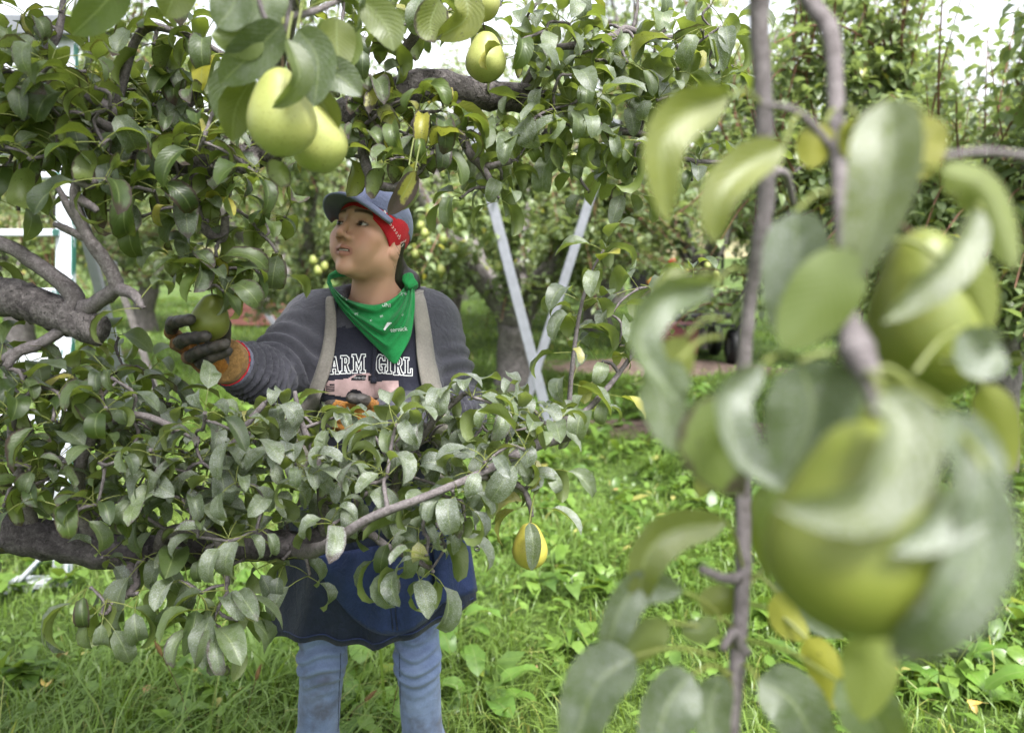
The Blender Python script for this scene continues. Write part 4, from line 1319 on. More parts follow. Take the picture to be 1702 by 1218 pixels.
# parts: the largest leaves; the rest of the foliage stays one mass
holder_before = set(bpy.data.objects)
LV.build(ptree, M['leaf'], 300 - len(NEAR))
for o in bpy.data.objects:
    if o not in holder_before:
        o.location = Vector(o.location) - Vector(trunk_xy)

# ------------------------------------------------------------------ branch hanging right in front of the lens: a second tree beside the camera
ft_xy = np.array((1.30, .15, 0.0))
ftree = thing('pear_tree', 'pear tree beside the viewer whose out-of-focus branch of fruit hangs on the right', 'tree', ft_xy)
P, R = smooth_path([(1.30, .15, -.1), (1.28, .16, .6), (1.33, .2, 1.2), (1.22, .3, 1.8), (1.0, .42, 2.1)], [.15, .12, .11, .085, .06], 6)
mb = MB(); add_tube(mb, P, R, 14, .06)
fk = [mb.build('trunk', M['bark'], attrs=False)]
FL = Limb([(np.array((1.02, .41, 2.08)), .05), (np.array((.72, .5, 2.18)), .03), (np.array((.45, .56, 2.1)), .016), (W(1330, -140, .6), .0085), (W(1292, -60, .62), .0085), (W(1262, 0, .62), .0078), (W(1268, 150, .62), .0072), (W(1274, 320, .62), .007),
           (W(1262, 400, .62), .0062), (W(1246, 500, .63), .0055), (W(1236, 620, .63), .0062), (W(1235, 820, .62), .0066), (W(1235, 950, .6), .0066), (W(1226, 1080, .58), .0066), (W(1214, 1230, .56), .0068), (W(1208, 1330, .55), .005)], 'twig', .05, 10)
FL.sub([(1300, -80, .62, .0065), (1345, 0, .60, .0066), (1382, 62, .57, .0064), (1390, 180, .54, .0056), (1396, 300, .50, .0054), (1402, 420, .46, .0046), (1410, 530, .42, .006), (1420, 560, .40, .0075), (1424, 585, .39, .0095), (1436, 608, .38, .0075), (1450, 640, .34, .0045), (1462, 690, .30, .0035)])
FL.sub([(1235, 1085, .58, .006), (1220, 1050, .57, .004), (1200, 1080, .56, .003)])
FL.sub([(1236, 960, .6, .006), (1200, 960, .58, .004), (1165, 945, .57, .0035)])
FL.sub([(1270, 410, .62, .006), (1275, 300, .66, .005), (1305, 290, .68, .004), (1318, 340, .7, .003)])
FL.sub([(1395, 260, .52, .0030), (1330, 190, .52, .0024), (1262, 172, .5, .0018)])
FL.sub([(1560, 262, .44, .0020), (1640, 252, .46, .0025), (1780, 262, .5, .0032), (1900, 200, .55, .004)])
fk.append(FL.build(None))
for o in fk:
    o.parent = ftree; o.location = -Vector(ft_xy)
FRONT = [  # points, width, roll, fold, underside, lcol, stem start
    ([(1212, 160, .47), (1140, 185, .46), (1100, 250, .45), (1108, 372, .45)], .030, .2, .45, False, (.95, .02, .15, .25), (1262, 170, .5)),
    ([(1304, 243, .48), (1240, 275, .47), (1195, 330, .46), (1188, 405, .46)], .027, -.1, .4, False, (.9, .15, .2, .25), (1330, 190, .52)),
    ([(1190, 472, .46), (1105, 490, .44), (1062, 570, .43), (1130, 672, .42)], .028, .45, .6, False, (.55, .02, .55, .0), (1240, 450, .6)),
    ([(1150, 470, .47), (1120, 475, .47), (1080, 500, .47)], .02, .1, .4, True, (.8, .0, .1, .25), (1200, 465, .5)),
    ([(1322, 352, .46), (1322, 440, .45), (1300, 565, .45)], .038, -.2, .2, False, (.3, .02, .8, 0), (1396, 320, .5)),
    ([(1418, 415, .40), (1365, 495, .40), (1300, 580, .40)], .036, .1, .12, True, (.35, .05, .05, 0), (1404, 400, .46)),
    ([(1478, 165, .42), (1475, 290, .40), (1418, 470, .40)], .038, -.25, .4, False, (.45, .02, .65, .1), (1396, 240, .52)),
    ([(1540, 190, .44), (1528, 240, .44), (1530, 300, .44)], .030, .5, .3, False, (.8, .02, .3, .6), (1480, 180, .44)),
    ([(1565, 285, .40), (1640, 320, .40), (1688, 450, .39)], .026, .4, .5, True, (.8, .12, .3, .15), (1510, 300, .42)),
    ([(1632, 352, .40), (1575, 440, .385), (1468, 535, .38)], .024, .5, .6, False, (.5, .05, .7, .1), (1590, 320, .42)),
    ([(1268, 605, .40), (1208, 660, .39), (1230, 760, .38), (1312, 818, .38)], .027, .6, .6, False, (.4, .02, .9, .0), (1330, 600, .42)),
    ([(1330, 600, .40), (1350, 690, .40), (1300, 800, .40)], .050, .1, .15, False, (.3, .1, .5, 0), (1420, 600, .40)),
    ([(1225, 660, .42), (1180, 740, .42), (1240, 822, .42)], .036, .2, .15, True, (.05, .42, .05, 0), (1290, 620, .42)),
    ([(1128, 600, .45), (1100, 660, .45), (1122, 752, .45)], .030, .3, .3, False, (.75, .1, .7, 0), (1200, 560, .48)),
    ([(1140, 560, .50), (1110, 620, .50), (1120, 690, .50)], .030, -.2, .2, True, (.95, .0, .0, .35), (1200, 530, .52)),
    ([(1466, 655, .285), (1500, 720, .275), (1440, 830, .265), (1292, 842, .262)], .028, .5, .55, False, (.45, .03, .85, .1), (1440, 620, .34)),
    ([(1575, 680, .29), (1612, 770, .28), (1580, 850, .27), (1480, 918, .262)], .025, .5, .55, False, (.45, .03, .9, .0), (1440, 625, .34)),
    ([(1640, 780, .27), (1630, 920, .262), (1565, 1030, .258), (1480, 1092, .275)], .024, .3, .35, False, (.5, .34, .65, 0), (1560, 700, .3)),
    ([(1208, 868, .56), (1120, 880, .55), (1072, 930, .54), (1062, 1010, .54)], .034, .2, .45, False, (.75, .02, .15, .15), (1236, 950, .6)),
    ([(1135, 982, .55), (1060, 975, .54), (1020, 1040, .53), (1010, 1110, .53)], .030, .3, .45, False, (.4, .02, .7, .0), (1226, 1060, .58)),
    ([(1110, 1035, .55), (1075, 1060, .55), (1035, 1105, .55)], .026, -.3, .2, True, (.6, .02, .1, .1), (1226, 1080, .58)),
    ([(1055, 1090, .52), (990, 1140, .51), (945, 1270, .5)], .044, -.2, .35, False, (.35, .02, .6, .0), (1190, 1090, .56)),
    ([(1150, 1120, .52), (1110, 1170, .51), (1080, 1280, .5)], .044, .3, .4, False, (.35, .02, .75, .0), (1216, 1120, .57)),
    ([(1200, 1120, .54), (1180, 1180, .54), (1195, 1270, .54)], .032, .3, .3, False, (.4, .02, .6, .0), (1218, 1150, .57)),
    ([(1260, 1130, .55), (1320, 1170, .54), (1375, 1280, .53)], .046, .1, .3, False, (.4, .05, .5, .0), (1222, 1110, .58)),
    ([(1390, 1130, .5), (1440, 1170, .5), (1500, 1290, .5)], .044, -.2, .3, False, (.55, .05, .3, .0), (1226, 1060, .58)),
    ([(1440, 1050, .42), (1450, 1110, .42), (1435, 1200, .42)], .034, .3, .3, True, (.7, .02, .2, .15), (1480, 1000, .4)),
    ([(1300, 940, .62), (1320, 1000, .62), (1400, 1060, .62)], .03, .3, .3, False, (.2, .02, .5, .0), (1238, 980, .6)),
    ([(1285, 800, .6), (1270, 870, .6), (1275, 960, .6)], .034, -.5, .3, True, (.2, .02, .1, .0), (1238, 780, .62)),
    ([(1600, 545, .40), (1630, 590, .40), (1672, 590, .40)], .030, .3, .4, False, (.4, .15, .8, .0), (1520, 620, .38)),
    ([(1632, 640, .42), (1662, 700, .42), (1680, 790, .42)], .022, .2, .2, True, (.9, .02, .1, .4), (1560, 600, .4)),
    ([(1372, 205, .52), (1355, 240, .52), (1345, 280, .52)], .024, .1, .2, True, (.9, .02, .0, .9), (1394, 190, .54)),
    ([(1425, 195, .50), (1418, 230, .50), (1422, 270, .50)], .020, -.2, .2, True, (.9, .02, .0, .9), (1394, 190, .54)),
    ([(1320, 430, .5), (1345, 480, .5), (1355, 540, .5)], .03, .3, .2, True, (.9, .02, .0, .3), (1400, 410, .46)),
    ([(1190, 1030, .56), (1165, 1050, .56), (1132, 1045, .56)], .02, .2, .3, True, (.6, .1, .6, 0), (1226, 1060, .58)),
    ([(1205, 700, .55), (1190, 760, .55), (1160, 830, .55)], .024, .4, .2, True, (.8, .02, .2, .3), (1236, 650, .63)),
    ([(1290, 985, .58), (1310, 1030, .58), (1345, 1060, .58)], .026, .3, .2, True, (.9, .05, .1, .75), (1238, 960, .6)),
    ([(1340, 1060, .57), (1370, 1110, .57), (1385, 1180, .57)], .028, .0, .2, True, (.9, .25, .1, .9), (1238, 1000, .6)),
    ([(1235, 1000, .6), (1190, 1000, .6), (1170, 1020, .6)], .026, .2, .2, True, (.7, .05, .1, .3), (1238, 980, .6)),
    ([(1515, 640, .36), (1480, 720, .36), (1500, 800, .37)], .03, .2, .2, True, (.75, .02, .1, .2), (1445, 615, .36)),
    ([(1560, 430, .44), (1610, 470, .44), (1640, 560, .44)], .032, .2, .3, True, (.75, .02, .1, .25), (1470, 400, .45)),
]
for pts, wd, roll, fold, und, C, st in FRONT:
    a, b = np.array(st), np.array(pts[0])
    m = (a + b) / 2; m[1] -= 14
    put_leaf(ftree, ft_xy, leaf_along(pts, wd, roll, fold, und, C=C, stem=(tuple(a), tuple(m))))
pear(W(1452, 700, .30), .0725, .088, 'pear_g', 'large blurred green pear hanging closest on the front branch', tilt=(.05, .05, .6), stem_to=W(1455, 640, .34), seg=32, rows=36)
pear(W(1530, 380, .47), .068, .104, 'pear_g', 'blurred green pear hanging above the largest one on the front branch', tilt=(-.1, .08, 1.9), stem_to=W(1440, 330, .48), seg=32, rows=36)

# small pears ripening in the far trees
rp = random.Random(3)
cnt = 0
for (px, py, d) in ((760, 380, 6.9), (772, 370, 6.9), (731, 446, 7.0), (756, 410, 6.9), (705, 385, 7.1), (712, 400, 7.1), (520, 430, 7.4), (527, 447, 7.4), (540, 440, 7.5),
                    (700, 372, 7.2), (690, 420, 7.2), (843, 335, 7.0), (1062, 145, 5.2), (1050, 152, 6.0), (955, 262, 6.0), (1680, 505, 4.4), (1640, 470, 4.5), (1690, 592, 4.3), (985, 345, 7.4), (1175, 440, 8.3), (1190, 455, 8.4), (1150, 400, 8.4), (870, 400, 7.2), (830, 440, 7.0), (905, 380, 7.0),
                    (620, 300, 9.4), (340, 390, 9.4), (360, 420, 9.4), (180, 380, 8.4), (1060, 400, 8.6), (1010, 360, 8.0), (715, 350, 7.2), (735, 395, 7.0)):
    p = W(px, py, d)
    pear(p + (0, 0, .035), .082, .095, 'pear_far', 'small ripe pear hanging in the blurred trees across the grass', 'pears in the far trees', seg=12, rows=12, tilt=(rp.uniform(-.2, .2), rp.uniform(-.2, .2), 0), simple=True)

# ------------------------------------------------------------------ weeds, tufts, seed heads and fallen leaves
def weed(p, s, n, label, group, r, kind='dock'):
    t = thing('broadleaf_weed', label, 'weed', p, group)
    for i in range(n):
        yaw = i * 2.4 + r.uniform(-.4, .4)
        el = r.uniform(.25, 1.1)
        d = (math.cos(el) * math.cos(yaw), math.cos(el) * math.sin(yaw), math.sin(el))
        L = s * r.uniform(.9, 1.5)
        V, Q, U = leaf_mesh((0, 0, .01), d, (0, 0, 1), L * .6, L, L * r.uniform(.40, .55), r.uniform(.1, .4), r.uniform(.5, 1.3), r.uniform(.05, .35), r.uniform(-.3, .3), r.uniform(.15, .4), r.random())
        C = (r.uniform(.2, 1), r.uniform(0, .22), 0, .35 if r.random() < .08 else 0)
        mobj('leaf', V, Q, M['weed'], t, luv=U, lcol=np.broadcast_to(C, (len(V), 4)))
    return t


rw = random.Random(8)
for (px, py, s, n) in ((1580, 1130, .13, 8), (1650, 1060, .14, 8), (1600, 1190, .12, 7), (1690, 1160, .13, 7), (1540, 1100, .10, 6), (1670, 960, .13, 8), (1690, 870, .12, 7), (1640, 1010, .10, 6), (1670, 780, .12, 7), (1650, 700, .14, 7), (1690, 650, .14, 7), (1500, 1060, .1, 6), (1560, 1000, .1, 6)):
    weed(on_ground(px, py), s, n, 'low broad-leaved weed in the dense patch at the right of the grass', 'weeds right of the front branch', rw)
for (px, py, s, n) in ((1000, 640, .15, 7), (1030, 690, .16, 8), (1090, 700, .15, 7), (1130, 660, .15, 7), (980, 700, .13, 7), (1150, 705, .14, 7), (1060, 660, .13, 7), (1010, 720, .12, 7), (960, 770, .10, 7)):
    weed(on_ground(px, py), s, n, 'leafy green weed growing along the edge of the bare soil', 'weeds along the bare soil', rw)
for (px, py, s, n) in ((600, 1160, .12, 8), (625, 1100, .11, 7), (760, 1130, .12, 8), (800, 1180, .11, 7), (745, 1060, .12, 6), (590, 1215, .12, 7), (440, 1010, .11, 7), (300, 960, .10, 6), (215, 940, .10, 6)):
    weed(on_ground(px, py), s, n, 'broad-leaved weed growing close round the blue jeans', 'weeds round the picker', rw)


def tuft(p, n, L, wd, tone, label, r, droop=1.6, name='grass_tuft'):
    mb = MB()
    for i in range(n):
        yaw = r.uniform(0, 6.28); el = r.uniform(.85, 1.5); ln = L * r.uniform(.55, 1.1)
        d = np.array((math.cos(el) * math.cos(yaw), math.cos(el) * math.sin(yaw), math.sin(el))); s = np.array((-math.sin(yaw), math.cos(yaw), 0)); nn = np.cross(s, d) * -1
        q = np.array((r.gauss(0, .03), r.gauss(0, .03), -.01)); V, U = [], []
        bd = r.uniform(.4, 1) * droop
        for k in range(7):
            w = wd / 2 * (1 - (k / 6) ** 2.2) + .0004
            V += [q - s * w, q + s * w]; U += [(0, k / 6), (1, k / 6)]
            q = q + d * ln / 6
            a = bd / 6
            d, nn = d * math.cos(a) - nn * math.sin(a), nn * math.cos(a) + d * math.sin(a)
            q[2] = max(q[2], .01)
        mb.add(V, [(2 * k, 2 * k + 1, 2 * k + 3, 2 * k + 2) for k in range(6)], None, U, (tone + r.uniform(-.2, .2), 0, 0, 0))
    o = mb.build(name, M['grass'])
    o.location = p
    return tag(o, label, 'grass')


tuft(on_ground(1095, 795), 130, .34, .008, .15, 'dark blue-green tuft of arching grass near the bare soil', rw, 2.2)
tuft(on_ground(430, 1160), 34, .30, .022, .75, 'clump of wide bright green blades left of the jeans', rw, 1.0)
tuft(on_ground(470, 1100), 26, .30, .018, .7, 'clump of narrow upright bright blades behind the jeans leg', rw, .8)

M['seed'] = simple_mat('seed_head', (.20, .12, .05), .8, .2, var=.5, scale=90)
for (px, py, top, lean, label) in ((330, 1260, 1090, -60, 'brown bristly foxtail seed head in the grass below the hanging leaves'), (405, 1250, 1130, 20, 'dull tan foxtail seed head left of the jeans'), (565, 1240, 1165, 40, 'tan foxtail head in front of the jeans leg'), (640, 1250, 1085, 40, 'slender green-brown foxtail head between the jeans legs')):
    g0 = on_ground(px, min(py, 1240)); g0[1] = max(g0[1], 1.75)
    tp = W(px + lean, top, g0[1])
    f = thing('foxtail', label, 'seed head', g0)
    mb = MB(); Pp, Rp = smooth_path([(0, 0, -.01), (tp - g0) * .5 + (0, 0, .03), tp - g0], [.0014, .0012, .001], 6); add_tube(mb, Pp, Rp, 5); mb.build('stalk', M['stem'], f, attrs=False)
    mb = MB(); dd = nrm(Pp[-1] - Pp[-3])
    Ph = np.array([Pp[-1] + dd * .05 * k / 7 for k in range(8)]); add_tube(mb, Ph, .0065 * np.sin(np.linspace(.35, 2.9, 8)), 8, .12)
    for k in range(90):
        q = Ph[rw.randrange(8)]; v = nrm(np.array((rw.gauss(0, 1), rw.gauss(0, 1), rw.gauss(0, 1))) + dd * .8) * .012
        sd_ = nrm(np.cross(v, (0, 1, .2))) * .0005
        mb.add([q - sd_, q + sd_, q + v], T=[(0, 1, 2)])
    mb.build('head', M['seed'], f, attrs=False)

M['dead'] = leaf_mat('fallen_leaf', (.20, .13, .06), (.40, .26, .13), (.30, .2, .12), yellow=(.5, .36, .08), trans=.15, residue=False)
for i, (px, py, s, y, label) in enumerate(((120, 1125, .07, 0, 'curled pinkish brown dead leaf lying in the grass below the ladder'), (235, 1195, .08, 0, 'tan dead leaf in the long grass below the hanging leaves'), (390, 1060, .06, .3, 'small tan fallen leaf beside the bright grass clump'), (1640, 1205, .06, .9, 'orange-yellow fallen leaf among the broad weeds'),
                                          (1600, 1195, .05, .6, 'small ochre fallen leaf among the broad weeds'), (1500, 1150, .07, .8, 'pale yellow curled leaf at the edge of the broad weeds'), (900, 1150, .06, 0, 'dark brown fallen leaf in the short grass'), (1015, 835, .06, .2, 'tan fallen leaf near the dark grass tuft'),
                                          (1230, 850, .09, .1, 'brown dead stalk-like leaf lying in the mown grass'), (80, 1185, .09, .8, 'yellowed curled blade at the dark edge of the grass'))):
    g0 = on_ground(px, py); g0[2] = .075
    yaw = rw.uniform(0, 6.28)
    V, Q, U = leaf_mesh((0, 0, 0), (math.cos(yaw), math.sin(yaw), .2), (0, 0, 1), s * .3, s, s * .45, .2, 1.0, .5, .6, .3, i)
    o = mobj('fallen_leaf', V, Q, M['dead'], luv=U, lcol=np.broadcast_to((.6, .05, 0, y), (len(V), 4)))
    o.location = g0
    tag(o, label, 'leaf')
# ------------------------------------------------------------------ the picker
def surface_nets(f, lo, hi, h):
    """smooth closed surface f = 0 (f < 0 inside) on a grid of step h"""
    lo, hi = np.asarray(lo, float), np.asarray(hi, float)
    n = np.ceil((hi - lo) / h).astype(int) + 1
    ax = [lo[i] + h * np.arange(n[i]) for i in range(3)]
    vals = np.empty(n, np.float32)
    Yg, Zg = np.meshgrid(ax[1], ax[2], indexing='ij')
    st = max(1, int(400000 / (n[1] * n[2])))
    for i in range(0, n[0], st):
        xs_ = ax[0][i:i + st]
        P = np.empty((len(xs_), n[1], n[2], 3))
        P[..., 0] = xs_[:, None, None]; P[..., 1] = Yg; P[..., 2] = Zg
        vals[i:i + st] = f(P.reshape(-1, 3)).reshape(len(xs_), n[1], n[2])
    neg = vals < 0
    c = [neg[a:n[0] - 1 + a, b:n[1] - 1 + b, d:n[2] - 1 + d] for a in (0, 1) for b in (0, 1) for d in (0, 1)]
    any_ = np.logical_or.reduce(c); all_ = np.logical_and.reduce(c)
    act = any_ & ~all_
    I = np.argwhere(act)
    idx = -np.ones(act.shape, int); idx[act] = np.arange(len(I))
    corners = np.array([(a, b, d) for a in (0, 1) for b in (0, 1) for d in (0, 1)])
    S = np.zeros((len(I), 3)); K = np.zeros(len(I))
    for e0 in range(8):
        for e1 in range(e0 + 1, 8):
            if np.abs(corners[e0] - corners[e1]).sum() != 1: continue
            p0, p1 = I + corners[e0], I + corners[e1]
            v0, v1 = vals[tuple(p0.T)], vals[tuple(p1.T)]
            m = (v0 < 0) != (v1 < 0)
            t = np.where(m, v0 / np.where(m, v0 - v1, 1), 0)
            S += np.where(m[:, None], p0 + (p1 - p0) * t[:, None], 0); K += m
    V = lo + h * (S / K[:, None])
    quads = []
    for a in range(3):
        b, d = (a + 1) % 3, (a + 2) % 3
        s0 = [slice(1, -1)] * 3; s0[a] = slice(0, -1)
        s1 = [slice(1, -1)] * 3; s1[a] = slice(1, None)
        n0, n1 = neg[tuple(s0)], neg[tuple(s1)]
        E = np.argwhere(n0 != n1)
        if not len(E): continue
        flip = n0[tuple(E.T)]
        off = np.ones(3, int); off[a] = 0
        E = E + off
        db, dd = np.zeros(3, int), np.zeros(3, int); db[b] = 1; dd[d] = 1
        q = np.stack([idx[tuple((E - db - dd).T)], idx[tuple((E - dd).T)], idx[tuple(E.T)], idx[tuple((E - db).T)]], -1)
        q[~flip] = q[~flip][:, ::-1]
        quads.append(q)
    Q = np.concatenate(quads)
    return V, Q[(Q >= 0).all(1)]


def ell(P, c, r):
    q = (P - np.asarray(c)) / np.asarray(r)
    k0 = np.linalg.norm(q, axis=-1)
    k1 = np.linalg.norm(q / np.asarray(r), axis=-1)
    return k0 * (k0 - 1) / (k1 + 1e-9)


def cap(P, a, b, ra, rb=None):
    a, b = np.asarray(a, float), np.asarray(b, float)
    rb = ra if rb is None else rb
    ab = b - a
    t = np.clip(((P - a) @ ab) / (ab @ ab), 0, 1)
    return np.linalg.norm(P - a - t[:, None] * ab, axis=-1) - (ra + (rb - ra) * t)


def cap_t(P, a, b):
    a, b = np.asarray(a, float), np.asarray(b, float)
    ab = b - a
    return ((P - a) @ ab) / (ab @ ab)


def smin(a, b, k):
    h = np.clip(.5 + .5 * (b - a) / k, 0, 1)
    return b * (1 - h) + a * h - k * h * (1 - h)


def smax(a, b, k): return -smin(-a, -b, k)


# ---- head frame: face towards -Y, up Z, turned and tipped back as in the photograph
HO = W(615, 394, 1.77)
HS = .925
HYAW, HPIT, HROLL = math.radians(-26), math.radians(-17), math.radians(2)
HR = np.array((Matrix.Rotation(HYAW, 3, 'Z') @ Matrix.Rotation(HPIT, 3, 'X') @ Matrix.Rotation(HROLL, 3, 'Y')))
to_head = lambda P: (P - HO) @ HR / HS
from_head = lambda P: np.asarray(P) @ HR.T * HS + HO
NECK0, NECK1 = from_head((0, .028, -.055)), W(632, 505, 1.83)


def f_head(P):
    p = to_head(P)
    x = np.abs(p[:, 0]); ps = p.copy(); ps[:, 0] = x
    d = ell(p, (0, .012, .033), (.0735, .093, .080))
    d = smin(d, ell(p, (0, -.030, -.026), (.0585, .060, .076)), .03)
    d = smin(d, ell(p, (0, -.036, -.068), (.041, .045, .039)), .03)
    d = smin(d, ell(ps, (.037, .0, -.056), (.021, .034, .026)), .03)
    d = smin(d, ell(p, (0, -.075, -.098), (.019, .015, .015)), .02)
    d = smin(d, ell(ps, (.040, -.058, -.022), (.024, .022, .022)), .022)
    d = smin(d, ell(ps, (.030, -.062, -.050), (.022, .020, .024)), .02)
    d = smin(d, cap(ps, (0, -.080, .034), (.036, -.068, .031), .011, .008), .014)
    d = smax(d, -ell(ps, (.0315, -.100, .010), (.018, .022, .0125)), .012)
    # lids
    eye = np.array((.0315, -.0715, .0065))
    lid = np.linalg.norm(ps - eye, axis=1) - .0135
    q = ps - eye
    opening = np.maximum(np.abs(q[:, 2] + .0005) - .0043 * np.sqrt(np.clip(1 - (q[:, 0] / .0138) ** 2, 0, 1)), np.abs(q[:, 0]) - .0135)
    opening = np.maximum(opening, q[:, 1] + .002)
    d = smin(d, lid, .005)
    d = smax(d, -np.maximum(opening, -(np.linalg.norm(q, axis=1) - .0112)), .0015)
    # nose
    nose = cap(p, (0, -.082, .018), (0, -.108, -.022), .0072, .0092)
    nose = smin(nose, ell(p, (0, -.108, -.026), (.0105, .0105, .009)), .006)
    nose = smin(nose, ell(ps, (.0125, -.096, -.031), (.0082, .0105, .0078)), .006)
    nose = smax(nose, -ell(ps, (.0062, -.103, -.0375), (.0038, .0055, .0045)), .003)
    d = smin(d, nose, .009)
    # mouth, lips a little apart
    up = cap(ps, (0, -.0935, -.0535), (.0240, -.0770, -.0568), .0066, .0033)
    lo_ = cap(ps, (0, -.0915, -.0672), (.0212, -.0780, -.0594), .0078, .0033)
    d = smin(d, up, .006); d = smin(d, lo_, .006)
    d = smax(d, -ell(p, (0, -.094, -.0602), (.0185, .014, .0030)), .0025)
    # ear
    ear = ell(ps, (.0705, .014, -.012), (.0070, .018, .029))
    ear = smax(ear, -ell(ps, (.079, .010, -.008), (.007, .010, .018)), .006)
    ear = smin(ear, ell(ps, (.0700, .004, -.036), (.0060, .009, .010)), .008)
    d = smin(d, ear, .006)
    d = d * HS
    # neck and upper chest
    nk = cap(P, NECK0, NECK1, .050, .054)
    nk = smin(nk, cap(P, NECK1 + (0, .0, -.01), NECK1 + (0, .01, -.12), .062, .085), .05)
    tr = cap(P, NECK1 + (-.075, .02, -.055), NECK1 + (.075, .02, -.055), .04)
    nk = smin(nk, tr, .06)
    # the two cords of the neck
    c1 = cap(P, from_head((.055, .02, -.05)), NECK1 + (-.012, -.058, -.035), .011)
    nk = smin(nk, c1, .03)
    return smin(d, nk, .022)


hv_, hq_ = surface_nets(f_head, HO + (-.20, -.17, -.30), HO + (.20, .19, .14), .0024)
hp = to_head(hv_)
ax_ = np.abs(hp[:, 0])
skin = np.tile(np.array((.48, .275, .190)), (len(hv_), 1))
bl = lambda c, r, p=None: np.exp(-(((np.stack([ax_, hp[:, 1], hp[:, 2]], -1) - np.asarray(c)) / np.asarray(r)) ** 2).sum(1))


def paint(w, col):
    global skin
    w = np.clip(w, 0, 1)[:, None]
    skin = skin * (1 - w) + np.array(col) * w


paint(.55 * bl((.045, -.07, -.03), (.022, .03, .022)), (.52, .235, .18))
paint(.45 * bl((0, -.112, -.026), (.014, .02, .012)), (.50, .24, .18))
paint(.4 * bl((.031, -.085, .0), (.02, .03, .012)), (.36, .20, .145))
lipw = np.clip(1.25 - (ax_ / .026) ** 2 - (np.where(hp[:, 2] > -.0602, (hp[:, 2] + .0575) / .0085, (hp[:, 2] + .0645) / .0095)) ** 2, 0, 1) * (hp[:, 1] < -.07)
paint(.75 * np.clip(lipw * 2.2, 0, 1), (.33, .125, .105))
paint(.95 * ((np.abs(hp[:, 2] + .0602) < .0030) & (ax_ < .0190) & (hp[:, 1] > -.0955) & (hp[:, 1] < -.074)), (.07, .022, .02))
bz = .0335 + .004 * np.clip(1 - ((ax_ - .03) / .02) ** 2, -1, 1)
paint(.88 * np.clip(1.6 - np.abs(hp[:, 2] - bz) / .0036, 0, 1) * (ax_ > .011) * (ax_ < .051) * (hp[:, 1] < -.04), (.030, .019, .015))
qe = np.stack([ax_ - .0315, hp[:, 1] + .0715, hp[:, 2] - .0065], -1)
re = np.linalg.norm(qe, axis=1)
lash = (re < .0152) & (qe[:, 1] < 0) & (np.abs(qe[:, 0]) < .0155) & (np.abs(qe[:, 2] + .0005) < .0078 * np.sqrt(np.clip(1 - (qe[:, 0] / .0158) ** 2, 0, 1)))
paint(.82 * lash * (qe[:, 2] > -.0015), (.02, .013, .012))
paint(.5 * lash * (qe[:, 2] <= -.0015), (.10, .05, .04))
paint(.9 * bl((.0062, -.103, -.036), (.004, .007, .004)), (.05, .02, .016))


def skin_mat():
    m, nt, out = new_mat('skin')
    g = NT(nt)
    at = g.n('ShaderNodeAttribute', attribute_name='lcol')
    tc = g.n('ShaderNodeTexCoord')
    c = g.mix(g.math('MULTIPLY', g.ramp(g.noise(tc.outputs['Object'], 60, 4, .6), .35, .7), .22), at.outputs['Color'], (.46, .245, .17))
    p = g.n('ShaderNodeBsdfPrincipled'); g.l(c, p.inputs['Base Color'])
    p.inputs['Roughness'].default_value = .48; p.inputs['Specular IOR Level'].default_value = .4
    p.inputs['Subsurface Weight'].default_value = .15
    p.inputs['Subsurface Radius'].default_value = (.012, .005, .003)
    b = g.n('ShaderNodeBump'); b.inputs['Strength'].default_value = .12; b.inputs['Distance'].default_value = .002
    g.l(g.noise(tc.outputs['Object'], 420, 3), b.inputs['Height']); g.l(b.outputs[0], p.inputs['Normal'])
    g.l(p.outputs[0], out.inputs[0])
    return m


def cloth_mat(name, a, b, weave=900.0, fuzz=.25, rough=.85, patch=18, bump=.25, dirt=None):
    m, nt, out = new_mat(name)
    g = NT(nt)
    tc = g.n('ShaderNodeTexCoord'); v = tc.outputs['Object']
    c = g.mix(g.ramp(g.noise(v, patch, 4, .6), .3, .72), a, b)
    c = g.mix(g.math('MULTIPLY', g.ramp(g.noise(v, weave * .5, 2, .6), .4, .7), .35), c, tuple(min(1, x * 1.9 + .01) for x in a))
    if dirt:
        c = g.mix(g.math('MULTIPLY', g.ramp(g.noise(v, 9, 4, .65), .52, .68), .7), c, dirt)
    p = g.n('ShaderNodeBsdfPrincipled'); g.l(c, p.inputs['Base Color'])
    p.inputs['Roughness'].default_value = rough; p.inputs['Specular IOR Level'].default_value = .2
    p.inputs['Sheen Weight'].default_value = fuzz; p.inputs['Sheen Roughness'].default_value = .5
    bp = g.n('ShaderNodeBump'); bp.inputs['Strength'].default_value = bump; bp.inputs['Distance'].default_value = .006
    g.l(g.math('ADD', g.math('MULTIPLY', g.noise(v, weave, 2, .6), .6), g.math('MULTIPLY', g.noise(v, 30, 4, .55, 1.2), 3.2)), bp.inputs['Height']); g.l(bp.outputs[0], p.inputs['Normal'])
    g.l(p.outputs[0], out.inputs[0])
    return m


M['skin'] = skin_mat()
M['fleece'] = cloth_mat('charcoal_fleece', (.042, .042, .053), (.062, .062, .077), fuzz=.15, bump=.5)
M['navy'] = cloth_mat('navy_sweatshirt', (.013, .014, .024), (.022, .023, .036), fuzz=.1)
M['strap'] = cloth_mat('beige_webbing', (.15, .138, .122), (.22, .205, .18), weave=500, fuzz=.1)
M['denim'] = cloth_mat('faded_denim', (.070, .098, .170), (.125, .165, .255), weave=700, fuzz=.1, patch=16, dirt=(.045, .045, .055))
M['bagblue'] = cloth_mat('blue_canvas', (.009, .017, .056), (.015, .026, .085), weave=500, fuzz=.05, rough=.6, bump=.3)
M['bagdark'] = cloth_mat('dark_blue_canvas', (.005, .008, .020), (.009, .013, .031), weave=500, fuzz=.05, rough=.65, bump=.3)
M['capcloth'] = cloth_mat('slate_blue_twill', (.125, .145, .235), (.165, .185, .285), weave=800, fuzz=.15)
